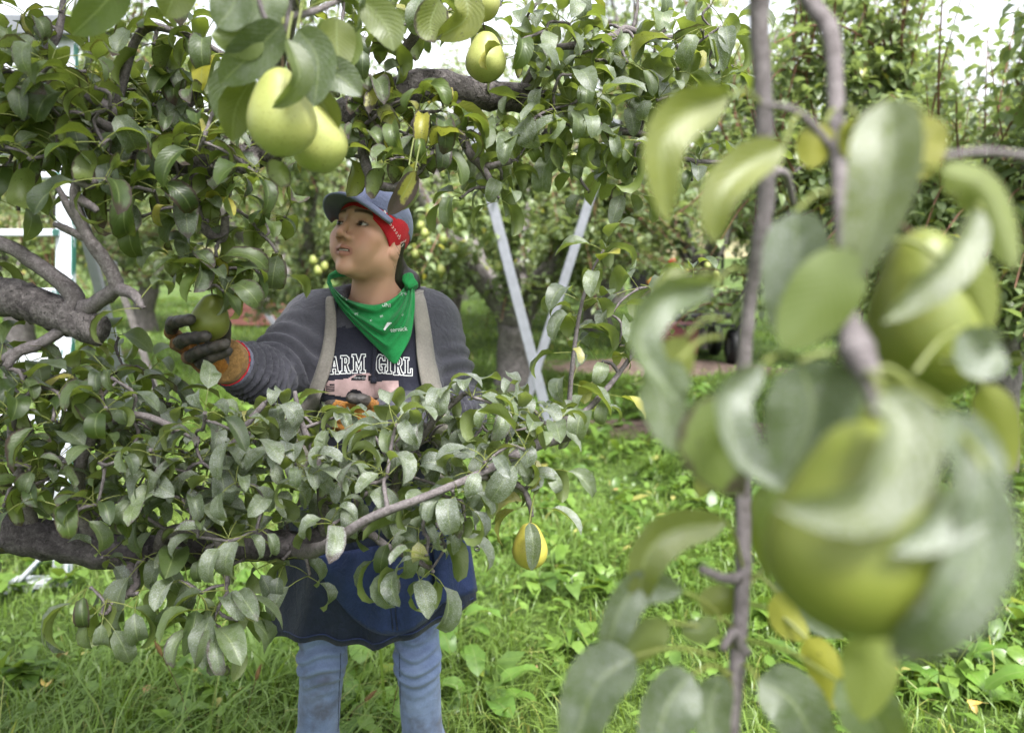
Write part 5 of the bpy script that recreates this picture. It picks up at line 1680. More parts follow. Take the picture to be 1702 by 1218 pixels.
M['redband'] = cloth_mat('red_bandana', (.40, .012, .022), (.52, .018, .03), weave=800, fuzz=.1)
M['greenband'] = cloth_mat('green_bandana', (.008, .150, .038), (.016, .225, .060), weave=800, fuzz=.1)
M['white'] = simple_mat('white_print', (.75, .76, .76), .8, .2, var=.15, scale=60)
M['pink'] = simple_mat('pink_print', (.52, .37, .36), .85, .15, var=.3, scale=45)
M['printdark'] = simple_mat('dark_print', (.018, .018, .022), .85, .15, var=.2, scale=60)
M['rubber'] = simple_mat('black_rubber', (.018, .018, .020), .5, .35, col2=(.060, .050, .040), scale=45, bump=.3, bscale=200)
M['knit'] = cloth_mat('orange_knit', (.22, .095, .014), (.15, .062, .012), weave=420, fuzz=.1, bump=.6, dirt=(.045, .032, .018))
M['cuffk'] = cloth_mat('ochre_cuff', (.26, .15, .05), (.16, .09, .035), weave=300, fuzz=.1, bump=.6)
M['cuffg'] = cloth_mat('grey_cuff', (.16, .16, .22), (.10, .10, .15), weave=300, fuzz=.1, bump=.6)
M['hair'] = simple_mat('dark_hair', (.018, .011, .009), .45, .5, var=.5, scale=120)
M['eyew'] = simple_mat('eye_white', (.36, .33, .32), .25, .5, var=.05)
M['iris'] = simple_mat('dark_iris', (.020, .010, .007), .12, .6, var=.3)
M['tooth'] = simple_mat('teeth', (.62, .58, .50), .35, .5, var=.05)
M['metal'] = simple_mat('dull_steel', (.32, .31, .30), .35, .5, metal=.8, var=.3, scale=60)
M['boot'] = simple_mat('brown_boot', (.085, .055, .035), .7, .3, var=.4, scale=30)

FOOT = np.array((-.30, 1.82, 0.0))
person = thing('person', 'person in blue cap, dark sweatshirt, green neckerchief and jeans reaching to pick a pear', 'person', FOOT)


def pm(name, V, Q, mat, parent=None, **k):
    """part given in world coordinates"""
    if parent is None or parent is person:
        return mobj(name, np.asarray(V) - FOOT, Q, mat, person, **k)
    return mobj(name, np.asarray(V) - FOOT, Q, mat, parent, **k)


body = pm('body', hv_, hq_, M['skin'], lcol=np.c_[skin, np.ones(len(skin))])


def ball(c, r, n=14, m=18, sc_=(1, 1, 1)):
    th = np.linspace(0, np.pi, n); ph = np.linspace(0, 2 * np.pi, m, endpoint=False)
    V = np.stack([np.sin(th)[:, None] * np.cos(ph), np.sin(th)[:, None] * np.sin(ph), np.broadcast_to(np.cos(th)[:, None], (n, m))], -1).reshape(-1, 3) * r * np.asarray(sc_)
    i, j = np.meshgrid(np.arange(n - 1), np.arange(m), indexing='ij'); j2 = (j + 1) % m
    return V + np.asarray(c), np.stack([i * m + j, (i + 1) * m + j, (i + 1) * m + j2, i * m + j2], -1).reshape(-1, 4)


for sx in (-1, 1):
    ec = np.array((sx * .0315, -.0715, .0065))
    V, Q = ball(ec, .0118)
    e = pm('eye', from_head(V), Q, M['eyew'], body)
    g = nrm((-.18, -1, .12))
    V, Q = ball(ec + g * .0046, .0083, sc_=(1, 1, 1))
    pm('iris', from_head(V), Q, M['iris'], body)
V, Q, T = box_geo((0, -.0865, -.0585), (.026, .005, .0045), .002)
recalc(pm('teeth', from_head(V), [Q, T], M['tooth'], body))

# hair: cap of hair at the temples and nape, then a low ponytail
CR = np.array((0, .012, .033))


def f_hair(P):
    p = to_head(P)
    d = ell(p, CR + (0, .004, -.004), (.0775, .094, .088))
    front = p[:, 1] * .75 + p[:, 2] * -.35 - .002          # keep only behind the face
    d = smax(d, -(p[:, 1] + .006 - .25 * (p[:, 2] + .02)), .006)
    d = smin(d, cap(P, from_head((.025, .085, -.055)), from_head((.03, .098, -.085)), .030, .024), .03)
    d = smin(d, cap(P, from_head((.062, .034, -.01)), from_head((.044, .062, -.082)), .012, .014), .02)
    for a, b, r0, r1 in PT:
        d = smin(d, cap(P, a, b, r0, r1), .02)
    return d


pt0 = from_head((.035, .098, -.088))
pt1, pt2, pt3 = W(678, 468, 1.83), W(688, 505, 1.86), W(690, 560, 1.92)
PT = [(pt0, pt1, .024, .024), (pt1, pt2, .024, .020), (pt2, pt3, .020, .012)]
V, Q = surface_nets(f_hair, HO + (-.15, -.15, -.32), HO + (.22, .26, .14), .005)
hair = pm('hair', V, Q, M['hair'])
rh = random.Random(4)
mb = MB()
for k in range(20):
    a = from_head((.07 + rh.gauss(0, .004), rh.uniform(-.01, .05), rh.uniform(-.03, .02))) if k < 4 else pt0 + np.array((rh.gauss(.012, .012), rh.gauss(-.01, .01), rh.gauss(-.01, .015)))
    e = a + np.array((rh.gauss(.01, .018), rh.gauss(-.01, .015), -rh.uniform(.03, .075)))
    m_ = (a + e) / 2 + np.array((rh.gauss(.008, .012), rh.gauss(-.008, .01), rh.gauss(0, .008)))
    Pp, Rp = smooth_path([a, m_, e], [.0004, .0004, .0002], 5)
    add_tube(mb, Pp - FOOT, Rp, 3, cap=False)
mb.build('loose_strand', M['hair'], hair, attrs=False)['kind'] = 'stuff'


# cap, visor and the red bandana under it
def dome(c, r, edge, n=26, m=56, fr=None, lift=None):
    """upper shell of an ellipsoid; edge(phi) -> polar angle where it ends"""
    V, U = [], []
    for i in range(n):
        for j in range(m):
            ph = 2 * np.pi * j / m
            th = edge(ph) * i / (n - 1)
            q = np.array((math.sin(th) * math.sin(ph) * r[0], -math.sin(th) * math.cos(ph) * r[1], math.cos(th) * r[2]))
            k = 1.0 if lift is None else lift(th, ph)
            V.append(c + q * k)
    i, j = np.meshgrid(np.arange(n - 1), np.arange(m), indexing='ij'); j2 = (j + 1) % m
    return np.array(V), np.stack([i * m + j, (i + 1) * m + j, (i + 1) * m + j2, i * m + j2], -1).reshape(-1, 4)


def plane_edge(c, r, zf, zb):
    """polar angle at which the shell meets the slanting plane through z = zf in front and zb behind"""
    def e(ph):
        lo_, hi_ = .2, 3.0
        for _ in range(30):
            t = (lo_ + hi_) / 2
            y = c[1] - math.sin(t) * math.cos(ph) * r[1]; z = c[2] + math.cos(t) * r[2]
            zz = zf + (zb - zf) * (y + .09) / .19
            if z > zz: lo_ = t
            else: hi_ = t
        return lo_
    return e


rc = np.array((.0840, .1005, .090)); cc = CR + (0, .004, .002)
seam = lambda th, ph: 1 + .006 * math.cos(6 * ph) * math.sin(th) + .004 * math.sin(9 * ph + 3 * th) * math.sin(th) ** 2 + .008 * math.exp(-((th - 1.0) / .35) ** 2) * math.sin(4 * ph + 1)
V, Q = dome(cc, rc, plane_edge(cc, rc, .064, .004), lift=seam)
capo = pm('cap', from_head(V), Q, M['capcloth'])
so = capo.modifiers.new('thick', 'SOLIDIFY'); so.thickness = .002
rbn = np.array((.0808, .0985, .089)); cb = CR + (0, .002, 0)
V, Q = dome(cb, rbn, plane_edge(cb, rbn, .043, -.100), n=34, lift=lambda th, ph: 1 + .055 * abs(math.sin(ph)) ** 6 * min(1, max(0, (th - 1.25) / .3)) + .006 * math.sin(23 * th + 2 * math.sin(3 * ph)) * max(0, math.sin(ph)) * math.sin(th) ** 3)
band = pm('headscarf', from_head(V), Q, M['redband'])
so = band.modifiers.new('thick', 'SOLIDIFY'); so.thickness = .0015
# visor
V = []
nu, nv = 25, 9
for i in range(nu):
    a = math.radians(-66 + 132 * i / (nu - 1))
    e0 = plane_edge(cc, rc, .064, .004)(a)
    b0 = cc + np.array((math.sin(e0) * math.sin(a) * rc[0], -math.sin(e0) * math.cos(a) * rc[1], math.cos(e0) * rc[2]))
    for j in range(nv):
        t = j / (nv - 1)
        reach = .070 * math.cos(a * 1.30) ** .45 if abs(a) < 1.57 else 0
        q = b0 + np.array((math.sin(a) * .010 * t, -reach * t, -.004 * t - .012 * t * t + .010 * math.sin(t * 2.2)))
        q[2] -= .30 * (q[0] / .08) ** 2 * .05
        V.append(q)
i, j = np.meshgrid(np.arange(nu - 1), np.arange(nv - 1), indexing='ij')
Q = np.stack([i * nv + j, i * nv + j + 1, (i + 1) * nv + j + 1, (i + 1) * nv + j], -1).reshape(-1, 4)
vis = pm('visor', from_head(np.array(V)), Q, M['capcloth'], capo)
so = vis.modifiers.new('thick', 'SOLIDIFY'); so.thickness = .0045; so.offset = 0
mb = MB()
V, Q = ball(cc + (0, 0, rc[2] + .001), .007, 8, 12, (1, 1, .5)); pm('button', from_head(V), Q, M['capcloth'], capo)
# knot tail of the bandana and its white print
kt = from_head((.045, .085, -.075))
V = []
tail = [kt, kt + np.array((.016, .01, -.012)), kt + np.array((.030, .012, -.034))]
for k in range(7):
    t = k / 6
    c_ = (1 - t) ** 2 * tail[0] + 2 * t * (1 - t) * tail[1] + t * t * tail[2]
    for u in (-1, 0, 1):
        V.append(c_ + np.array((.35, -.2, .9)) * u * (.006 + .010 * t) + np.array((0, -.003, 0)) * (1 - abs(u)))
Q = [(k * 3 + j, k * 3 + j + 1, k * 3 + j + 4, k * 3 + j + 3) for k in range(6) for j in range(2)]
tl_ = pm('scarf_tail', np.array(V), np.array(Q), M['redband'], band)
so = tl_.modifiers.new('thick', 'SOLIDIFY'); so.thickness = .002


def shell_pt(c, r, ph, th, out=.0012):
    q = np.array((math.sin(th) * math.sin(ph) * r[0], -math.sin(th) * math.cos(ph) * r[1], math.cos(th) * r[2]))
    return from_head(c + q * (1 + out / .085)), nrm(HR @ (q / (r * r)))


def ring_print(name, ph, th, r0, w, parent, c=cb, r=rbn, n=10, k0=0, k1=None, mat='white'):
    """small printed ring (or arc) lying on the scarf"""
    p, nn = shell_pt(c, r, ph, th, .0030 + .055 * .085 * abs(math.sin(ph)) ** 6 * min(1, max(0, (th - 1.25) / .3)))
    s = nrm(np.cross(nn, (0, 0, 1))); t = np.cross(nn, s)
    V = []
    k1 = n if k1 is None else k1
    for k in range(k0, k1 + 1):
        a = 2 * math.pi * k / n
        for q in (r0 - w, r0 + w): V.append(p + (s * math.cos(a) + t * math.sin(a)) * q)
    Q = [(2 * k, 2 * k + 1, 2 * k + 3, 2 * k + 2) for k in range(k1 - k0)]
    return pm(name, np.array(V), np.array(Q), M[mat], parent)


ring_print('print', math.radians(52), 1.43, .0034, .0011, band, k1=8)
ring_print('print', math.radians(52), 1.43, .0010, .0009, band)
for k in range(7):
    ring_print('print', math.radians(60 + k * 4.0), 1.64 + .045 * k, .0022, .0006, band, n=8, k1=6)
for k in range(10):
    ring_print('print', math.radians(92 + rh.uniform(-9, 9)), 1.98 + rh.uniform(-.14, .14), .0020, .0006, band, n=7, k1=5)

# ---- clothes
SR, SL = W(519, 540, 1.83), W(720, 538, 1.86)           # shoulder joints: her right (picture left), her left
ER, WR_ = W(446, 628, 1.66), W(384, 604, 1.54)           # elbow and wrist of the reaching arm
EL_, WL = W(766, 690, 1.80), W(648, 692, 1.62)
CH = W(632, 590, 1.83); WA = W(630, 760, 1.82); HP = W(628, 880, 1.83)


def wob(P, s, seed=0.0):
    return (np.sin(P[:, 0] * s + 1.3 * np.sin(P[:, 2] * s * .7 + seed)) * np.sin(P[:, 2] * s * 1.1 + seed) + np.sin(P[:, 1] * s * 1.3 + P[:, 2] * s * .5 + seed)) * .5


def f_torso(P, grow=0.0):
    q = P.copy()
    q[:, 1] = CH[1] + (q[:, 1] - CH[1]) * 1.42
    d = cap(q, CH + (0, 0, .02), WA, .150 + grow, .142 + grow)
    d = smin(d, cap(q, WA, HP, .140 + grow, .155 + grow), .05)
    sh_ = cap(P, SR + (.035, 0, .0), SL + (-.035, 0, .0), .062 + grow)
    d = smin(d, sh_, .07)
    nb = NECK1 + np.array((0, .03, -.02))
    d = smin(d, cap(P, nb + (-.045, 0, -.01), SR + (.03, 0, .01), .056 + grow, .052 + grow), .05)
    d = smin(d, cap(P, nb + (.045, 0, -.01), SL + (-.03, 0, .01), .056 + grow, .052 + grow), .05)
    bust = np.minimum(ell(P, CH + (-.07, -.095, -.045), (.075, .06, .075)), ell(P, CH + (.075, -.095, -.045), (.075, .06, .075)))
    return smin(d, bust - grow, .06)


def neck_hole(P): return cap(P, NECK1 + (0, -.015, -.035), NECK0, .070, .075)


def f_shirt(P):
    d = f_torso(P)
    d = d - .004 * wob(P, 32, 1.0) * np.clip((CH[2] - P[:, 2]) / .1 + .2, 0, 1)
    d = smax(d, -neck_hole(P), .01)
    # hood gathered round the neck
    ph = np.arctan2(P[:, 0] - NECK1[0], P[:, 1] - NECK1[1])
    rr = np.hypot(P[:, 0] - NECK1[0], (P[:, 1] - NECK1[1] - .01) * 1.0)
    zc = NECK1[2] - .035 + .030 * np.cos(ph)
    hood = np.hypot(rr - .083, P[:, 2] - zc) - (.017 + .012 * np.clip(np.cos(ph), 0, 1) + .003 * np.sin(ph * 7))
    return smin(d, hood, .018)


def sleeve(P, S, E, Wr, r0, r1, r2, wr_amp, seed, fold_at):
    up = cap(P, S, E, r0, r1); lo_ = cap(P, E, Wr, r1, r2)
    t1, t2 = cap_t(P, S, E), cap_t(P, E, Wr)
    ab = E - S; cd = Wr - E
    w1 = np.linalg.norm(ab); w2 = np.linalg.norm(cd)
    skew = 18 * (P[:, 2] - E[2]) + 14 * (P[:, 0] - E[0])
    up = up - wr_amp * .8 * np.exp(-((t1 - fold_at[0]) / .4) ** 2) * np.sin(t1 * w1 * 190 + skew + seed + 1.2 * np.sin(P[:, 1] * 40))
    lo_ = lo_ - wr_amp * np.exp(-((t2 - fold_at[1]) / .45) ** 2) * np.sin(t2 * w2 * 330 - skew * .6 + seed * 2 + 1.3 * np.sin(P[:, 0] * 30 + P[:, 2] * 22))
    return smin(up, lo_, .022)


def f_top(P):
    d = f_shirt(P)
    side = np.clip((np.abs(P[:, 0] - CH[0]) - .07) / .05, 0, 1)
    d = d - .004 * wob(P, 26, 2.0) * side
    a1 = sleeve(P, SR, ER, WR_, .070, .058, .046, .0135, .4, (.75, .45))
    a2 = sleeve(P, SL, EL_, WL, .064, .056, .045, .0100, 1.9, (.7, .4))
    d = smin(d, a1, .045); d = smin(d, a2, .045)
    return np.maximum(d, (P - WR_) @ nrm(WR_ - ER) - .005)


V, Q = surface_nets(f_top, np.array((min(ER[0], WR_[0]) - .10, 1.42, HP[2] - .05)), np.array((SL[0] + .17, 2.05, NECK1[2] + .07)), .0055)
cQ = V[Q].mean(1)
panel = (np.abs(cQ[:, 0] - CH[0] - .006) < .104 + np.clip(CH[2] + .06 - cQ[:, 2], -.2, .4) * .06) & (cQ[:, 1] < CH[1] - .02) & (cQ[:, 2] < NECK1[2] - .045) & (cQ[:, 1] > 1.66)
shirt = pm('sweatshirt', V, Q, [M['fleece'], M['navy']], fmat=panel.astype(int))
bvh_shirt = bvh_jack = BVHTree.FromPolygons([Vector(v) for v in V], [tuple(int(k) for k in q) for q in Q])


def front_hit(x, z, out=.002, both=False, y0=1.2):
    """point on the front of the clothes at (x, z)"""
    h = bvh_shirt.ray_cast(Vector((x, y0, z)), Vector((0, 1, 0)))
    y = h[0][1] if h[0] is not None else CH[1] - .12
    if both:
        h2 = bvh_jack.ray_cast(Vector((x, y0, z)), Vector((0, 1, 0)))
        if h2[0] is not None and h2[0][1] > 1.66: y = min(y, h2[0][1])
    return np.array((x, y - out, z))


def px_front(px, py, out=.002, both=False):
    p = W(px, py, 1.70)
    for _ in range(4):
        h = front_hit(p[0], p[2], out, both)
        p = W(px, py, h[1])
    return h


# straps of the picking bag, over both shoulders
def strap(parent, rows, w, mat='strap', name='strap', org=None):
    V = []
    for (a, b) in rows:
        a, b = np.asarray(a), np.asarray(b)
        for u in (0, .25, .5, .75, 1): V.append(a + (b - a) * u + (0, -.003 * math.sin(math.pi * u), 0))
    n = len(rows)
    Q = [(k * 5 + j, k * 5 + j + 1, k * 5 + j + 6, k * 5 + j + 5) for k in range(n - 1) for j in range(4)]
    o = mobj(name, np.array(V) - org, np.array(Q), M[mat], parent)
    so = o.modifiers.new('thick', 'SOLIDIFY'); so.thickness = .004; so.offset = 0
    return o


# ---- picking bag (worn, but a thing of its own)
BAG = np.array((HP[0], 1.70, .45))
bag = thing('picking_bag', 'navy blue canvas picking bag hanging from beige shoulder straps', 'bag', BAG)
for pts in ([(548, 497, 1), (549, 508, 1), (550, 540, 1), (546, 580, 1), (536, 620, 1), (522, 660, 1), (510, 720, 1), (500, 790, 1)], [(694, 488, 1), (697, 503, 1), (702, 540, 1), (708, 590, 1), (718, 640, 1), (728, 690, 1), (738, 740, 1), (748, 800, 1)]):
    rows = []
    Pd, Kd = smooth_path(np.array(pts, float), np.arange(len(pts), dtype=float), 5)
    for (x, y, _), k in zip(Pd, Kd):
        hw = (6 if x < 600 else 9) + (6 if x < 600 else 7) * min(1, k / 4)
        ra, rb_ = px_front(x - hw, y, .009, True), px_front(x + hw, y, .009, True)
        rc_ = px_front(x, y, .009, True)
        dy = min(0, rc_[1] - (ra[1] + rb_[1]) / 2)
        rows.append((ra + (0, dy, 0), rb_ + (0, dy, 0)))
    top = [(r0 + (0, .12, -.012), r1 + (0, .12, -.012)) for r0, r1 in rows[:1]] + [(r0 + (0, .06, .012), r1 + (0, .06, .012)) for r0, r1 in rows[:1]]
    strap(bag, top + rows, .05, org=BAG)
bx0, bx1 = 449, 792


def bag_front(s, t, bulge=.13, y0=1.80):
    """s -1..1 across, t 0 top..1 bottom"""
    bot = np.interp(s, [-1, -.75, -.4, 0, .3, .6, 1], [1058, 1064, 1068, 1078, 1066, 1040, 1000])
    top = np.interp(s, [-1, 0, 1], [845, 820, 835])
    y = y0 - bulge * (1 - abs(s) ** 2.4) * (.75 + .3 * math.sin(t * 2.6)) + .018 * math.sin(s * 7 + 3 * t) * t + .03 * t * (abs(s) > .9)
    xx = (bx0 + bx1) / 2 + s * ((bx1 - bx0) / 2 - 26 * (1 - t) ** 1.2)
    p = W(xx, top + (bot - top) * t, y)
    p[1] += .011 * math.sin(s * 17 + t * 4) * t
    return p


ns, nt_ = 41, 22
V = [bag_front(-1 + 2 * i / (ns - 1), j / (nt_ - 1)) for i in range(ns) for j in range(nt_)]
back = [p + np.array((0, .0, 0)) for p in V]
i, j = np.meshgrid(np.arange(ns - 1), np.arange(nt_ - 1), indexing='ij')
Q = np.stack([i * nt_ + j, i * nt_ + j + 1, (i + 1) * nt_ + j + 1, (i + 1) * nt_ + j], -1).reshape(-1, 4)
skirt = mobj('pouch', np.array(V) - BAG, Q, M['bagdark'], bag)
so = skirt.modifiers.new('thick', 'SOLIDIFY'); so.thickness = .006
V = []
for i_ in range(31):
    s = -1 + 2 * i_ / 30
    for j_ in range(16):
        t = j_ / 15
        lo_y = 1056 - 105 * abs(s) ** 2.1
        hi_y = 905 + 20 * abs(s)
        x = 636 + s * 118 + 14 * t
        y = hi_y + (lo_y - hi_y) * t
        b = bag_front(max(-1, min(1, (x - 620.5) / 171.5)), max(0, min(1, (y - 830) / 240)))[1]
        V.append(W(x, y, b - .008 - .012 * math.sin(math.pi * min(1, t * 1.05)) * (1 - s * s) ** .5 - .004 * math.sin(s * 13 + 5 * t)))
i, j = np.meshgrid(np.arange(30), np.arange(15), indexing='ij')
Q = np.stack([i * 16 + j, i * 16 + j + 1, (i + 1) * 16 + j + 1, (i + 1) * 16 + j], -1).reshape(-1, 4)
fl = mobj('flap', np.array(V) - BAG, Q, M['bagblue'], bag)
so = fl.modifiers.new('thick', 'SOLIDIFY'); so.thickness = .005
mb = MB()
arr = np.array(V).reshape(31, 16, 3)
for off in (-1, 1):
    add_tube(mb, arr[16, 3:15] + (off * .005, -.003, 0) - BAG, np.full(12, .0012), 5)
mb.build('seam', M['bagdark'], fl, attrs=False)['kind'] = 'stuff'
mb = MB()
add_tube(mb, np.array([bag_front(-.97 + 1.94 * k / 40, .955) + (0, -.003, 0) for k in range(41)]) - BAG, np.full(41, .0015), 5)
mb.build('hem', M['bagblue'], skirt, attrs=False)
# side flap on the right, with clips
V = []
for i_ in range(9):
    for j_ in range(14):
        u, t = i_ / 8, j_ / 13
        x = 722 + 72 * u * (.78 + .22 * t); y = 880 + 4 * u + (128 - 30 * u) * t
        V.append(W(x, y, 1.655 + .10 * u ** 1.5 + .008 * math.sin(u * 9 + t * 3)))
i, j = np.meshgrid(np.arange(8), np.arange(13), indexing='ij')
Q = np.stack([i * 14 + j, i * 14 + j + 1, (i + 1) * 14 + j + 1, (i + 1) * 14 + j], -1).reshape(-1, 4)
sf = mobj('side_panel', np.array(V) - BAG, Q, M['bagblue'], bag)
so = sf.modifiers.new('thick', 'SOLIDIFY'); so.thickness = .005
for (x, y, d) in ((762, 911, 1.64), (793, 909, 1.68)):
    mb = MB()
    c_ = W(x, y, d) - BAG
    for k in range(3):
        t_ = np.linspace(0, 2 * np.pi, 13)
        add_tube(mb, c_ + np.stack([.0055 * np.cos(t_), -.004 + .002 * k + 0 * t_, .0055 * np.sin(t_) - .002 * k], -1), np.full(13, .0022), 6, cap=False)
    mb.build('rope_knot', M['metal'], bag, attrs=False)
    mb = MB(); add_tube(mb, [c_, c_ + (-.004, .004, .04), c_ + (-.006, .01, .09)], [.003, .003, .003], 6)
    mb.build('rope', M['metal'], bag, attrs=False)

# ---- jeans and boots
LK = [(W(540, 985, 1.84), W(536, 1095, 1.80), W(527, 1235, 1.84)), (W(690, 985, 1.86), W(694, 1095, 1.82), W(704, 1235, 1.87))]
ANK = [np.array((l[2][0] + (-.012 if k == 0 else .012), l[2][1] + .02, .085)) for k, l in enumerate(LK)]


def f_jeans(P):
    q = P.copy(); q[:, 1] = HP[1] + (q[:, 1] - HP[1]) * 1.25
    d = cap(q, HP + (0, 0, -.02), HP + (0, 0, .10), .150, .138)
    for k, (a, b, c) in enumerate(LK):
        hip = HP + np.array((-.082 if k == 0 else .082, 0, -.06))
        u1 = cap(P, hip, a, .092, .072); u2 = cap(P, a, b, .064, .0525); u3 = cap(P, b, c, .0525, .051); u4 = cap(P, c, ANK[k], .051, .066)
        z = P[:, 2]
        knee = np.exp(-((z - b[2] - .02) / .09) ** 2)
        wr = .0085 * np.sin(z * 175 + 16 * (P[:, 0] - b[0]) * (1 if k else -1) + 2 * np.sin(P[:, 0] * 45)) * knee * np.clip(.3 - (P[:, 1] - b[1]) * 14, 0, 1)
        leg = smin(smin(u1, u2, .03), smin(u3, u4, .03), .03) - wr - .002 * wob(P, 30, k)
        d = smin(d, leg, .025)
    return np.maximum(d, -(P[:, 2] - .07))


V, Q = surface_nets(f_jeans, np.array((HP[0] - .27, 1.62, .05)), np.array((HP[0] + .27, 2.06, HP[2] + .16)), .007)
jeans = pm('jeans', V, Q, M['denim'])
bvh_j = BVHTree.FromPolygons([Vector(v) for v in V], [tuple(int(k) for k in q) for q in Q])
for k, pts in enumerate(([(566, 1085), (566, 1110), (564, 1140), (563, 1170), (562, 1215)], [(664, 1085), (664, 1110), (665, 1140), (665, 1170), (666, 1215)])):
    mb = MB(); L_ = []
    for (x, y) in pts:
        p = W(x, y, 1.6); v = Vector(p - np.array((0, 0, CAM_H))).normalized()
        h = bvh_j.ray_cast(Vector((0, 0, CAM_H)), v)
        if h[0] is not None: L_.append(np.array(h[0]) - np.array(v) * .0015 - FOOT)
    if len(L_) > 1:
        Pp, Rp = smooth_path(L_, [.0009] * len(L_), 4); add_tube(mb, Pp, Rp, 5)
        mb.build('seam', M['bagdark'], jeans, attrs=False)
for k in (0, 1):
    a = ANK[k]
    sx = -1 if k == 0 else 1
    fb = lambda P, a=a, sx=sx: np.maximum(smin(cap(P, a + (0, .015, -.01), a + (0, .0, .10), .050, .056), ell(P, a + (sx * .012, -.09, -.045), (.048, .135, .052)), .03), -(P[:, 2] - .002))
    V, Q = surface_nets(fb, a + (-.11, -.26, -.10), a + (.11, .12, .18), .006)
    pm('boot', V, Q, M['boot'])

# ---- neckerchief: soft folds round the neck, point hanging on her left
bvh_body = BVHTree.FromPolygons([Vector(v) for v in hv_], [tuple(int(k) for k in q) for q in hq_])


def cam_hit(px, py, bvhs, far=1.84):
    o = Vector((0, 0, CAM_H)); v = Vector(W(px, py, 1.7) - np.array((0, 0, CAM_H))).normalized()
    y = far
    for b in bvhs:
        h = b.ray_cast(o, v)
        if h[0] is not None: y = min(y, h[0][1])
    return y


curve = lambda pts, n: smooth_path(np.array([(a, b, 0) for a, b in pts], float), np.ones(len(pts)), 12)[0][:, :2]


def resample(P, n):
    d = np.r_[0, np.cumsum(np.linalg.norm(np.diff(P, axis=0), axis=1))]
    t = np.linspace(0, d[-1], n)
    return np.stack([np.interp(t, d, P[:, 0]), np.interp(t, d, P[:, 1])], -1)


nu, nv = 60, 34
topc = resample(curve([(545, 458), (553, 476), (572, 494), (600, 504), (628, 506), (656, 494), (674, 474), (681, 458)], 0), nu)
botc = resample(curve([(543, 470), (556, 496), (580, 530), (610, 562), (636, 588), (656, 605), (668, 588), (682, 562), (688, 530), (690, 498), (688, 466)], 0), nu)
V = []
Y0 = np.zeros((nu, nv))
for i_ in range(nu):
    for j_ in range(nv):
        t = j_ / (nv - 1)
        p = topc[i_] * (1 - t) + botc[i_] * t
        Y0[i_, j_] = cam_hit(p[0], p[1], (bvh_shirt, bvh_body, bvh_jack))
for _ in range(6):                                   # cloth bridges the hollows
    Y1 = Y0.copy()
    Y1[1:-1, 1:-1] = (Y0[:-2, 1:-1] + Y0[2:, 1:-1] + Y0[1:-1, :-2] + Y0[1:-1, 2:]) / 4
    Y0 = np.minimum(Y0, Y1)
for i_ in range(nu):
    for j_ in range(nv):
        u, t = i_ / (nu - 1), j_ / (nv - 1)
        e = math.sin(math.pi * u)
        p = topc[i_] * (1 - t) + botc[i_] * t
        f_ = .034 * (abs(math.sin(t * 10.5 - 1.6 * math.sin(u * 3.0) + .4)) - .5) * (1 - t) ** .5 * (.75 + .25 * math.sin(u * 9)) + .009 * math.sin(t * 31 + 6 * u) * (1 - t) + .004 * math.sin(u * 22 + 3 * t) * t
        y = Y0[i_, j_] - .012 - (.022 * (1 - t) + .018 * math.sin(math.pi * t)) * e ** .5 + f_ * e ** .4 * min(1, t * 6 + .25)
        V.append(W(p[0], p[1], min(y, Y0[i_, j_] - .004)))
V = np.array(V)
Fq = [(i_ * nv + j_, i_ * nv + j_ + 1, (i_ + 1) * nv + j_ + 1, (i_ + 1) * nv + j_) for i_ in range(nu - 1) for j_ in range(nv - 1)]
# the part that runs round the nape
L0, R0 = V[:nv], V[(nu - 1) * nv:]
nb_ = 22
extra = []
ncx = (L0[0] + R0[0]) / 2
for k in range(1, nb_):
    a = math.pi * k / nb_
    for j_ in range(nv):
        t = j_ / (nv - 1)
        mid = (L0[j_] + R0[j_]) / 2; hx = (R0[j_] - L0[j_]) / 2
        q = mid - hx * math.cos(a) + np.array((0, .085 + .012 * t, .020 + .006 * math.sin(t * 14 + 3 * a))) * math.sin(a)
        extra.append(q)
base = len(V)
V = np.vstack([V, np.array(extra)])
col = lambda k: 0 if k == 0 else ((nu - 1) * nv if k == nb_ else base + (k - 1) * nv)
for k in range(nb_):
    for j_ in range(nv - 1):
        Fq.append((col(k) + j_, col(k + 1) + j_, col(k + 1) + j_ + 1, col(k) + j_ + 1))
Q = np.array(Fq)
ker = pm('neckerchief', V, Q, M['greenband'])
so = ker.modifiers.new('thick', 'SOLIDIFY'); so.thickness = .002
bvh_k = BVHTree.FromPolygons([Vector(v) for v in V], [tuple(int(k) for k in q) for q in Q])
V, Q = ball(W(680, 470, 1.80), .020, 14, 20, (.9, 1.0, 1.0))
V = V + .004 * np.sin(V[:, [2, 0, 1]] * 190)
pm('knot', V, Q, M['greenband'], ker)


# ---- lettering and print, laid on the cloth
def drape(pts2, bvh, out=.0022):
    """photo-plane print points -> cloth surface"""
    o = []
    c = Vector((0, 0, CAM_H))
    for (x, y) in pts2:
        v = Vector(W(x, y, 1.7) - np.array((0, 0, CAM_H))).normalized()
        h = bvh.ray_cast(c, v)
        p = h[0] if h[0] is not None else Vector(W(x, y, 1.70))
        o.append(np.array(p - v * out))
    return o


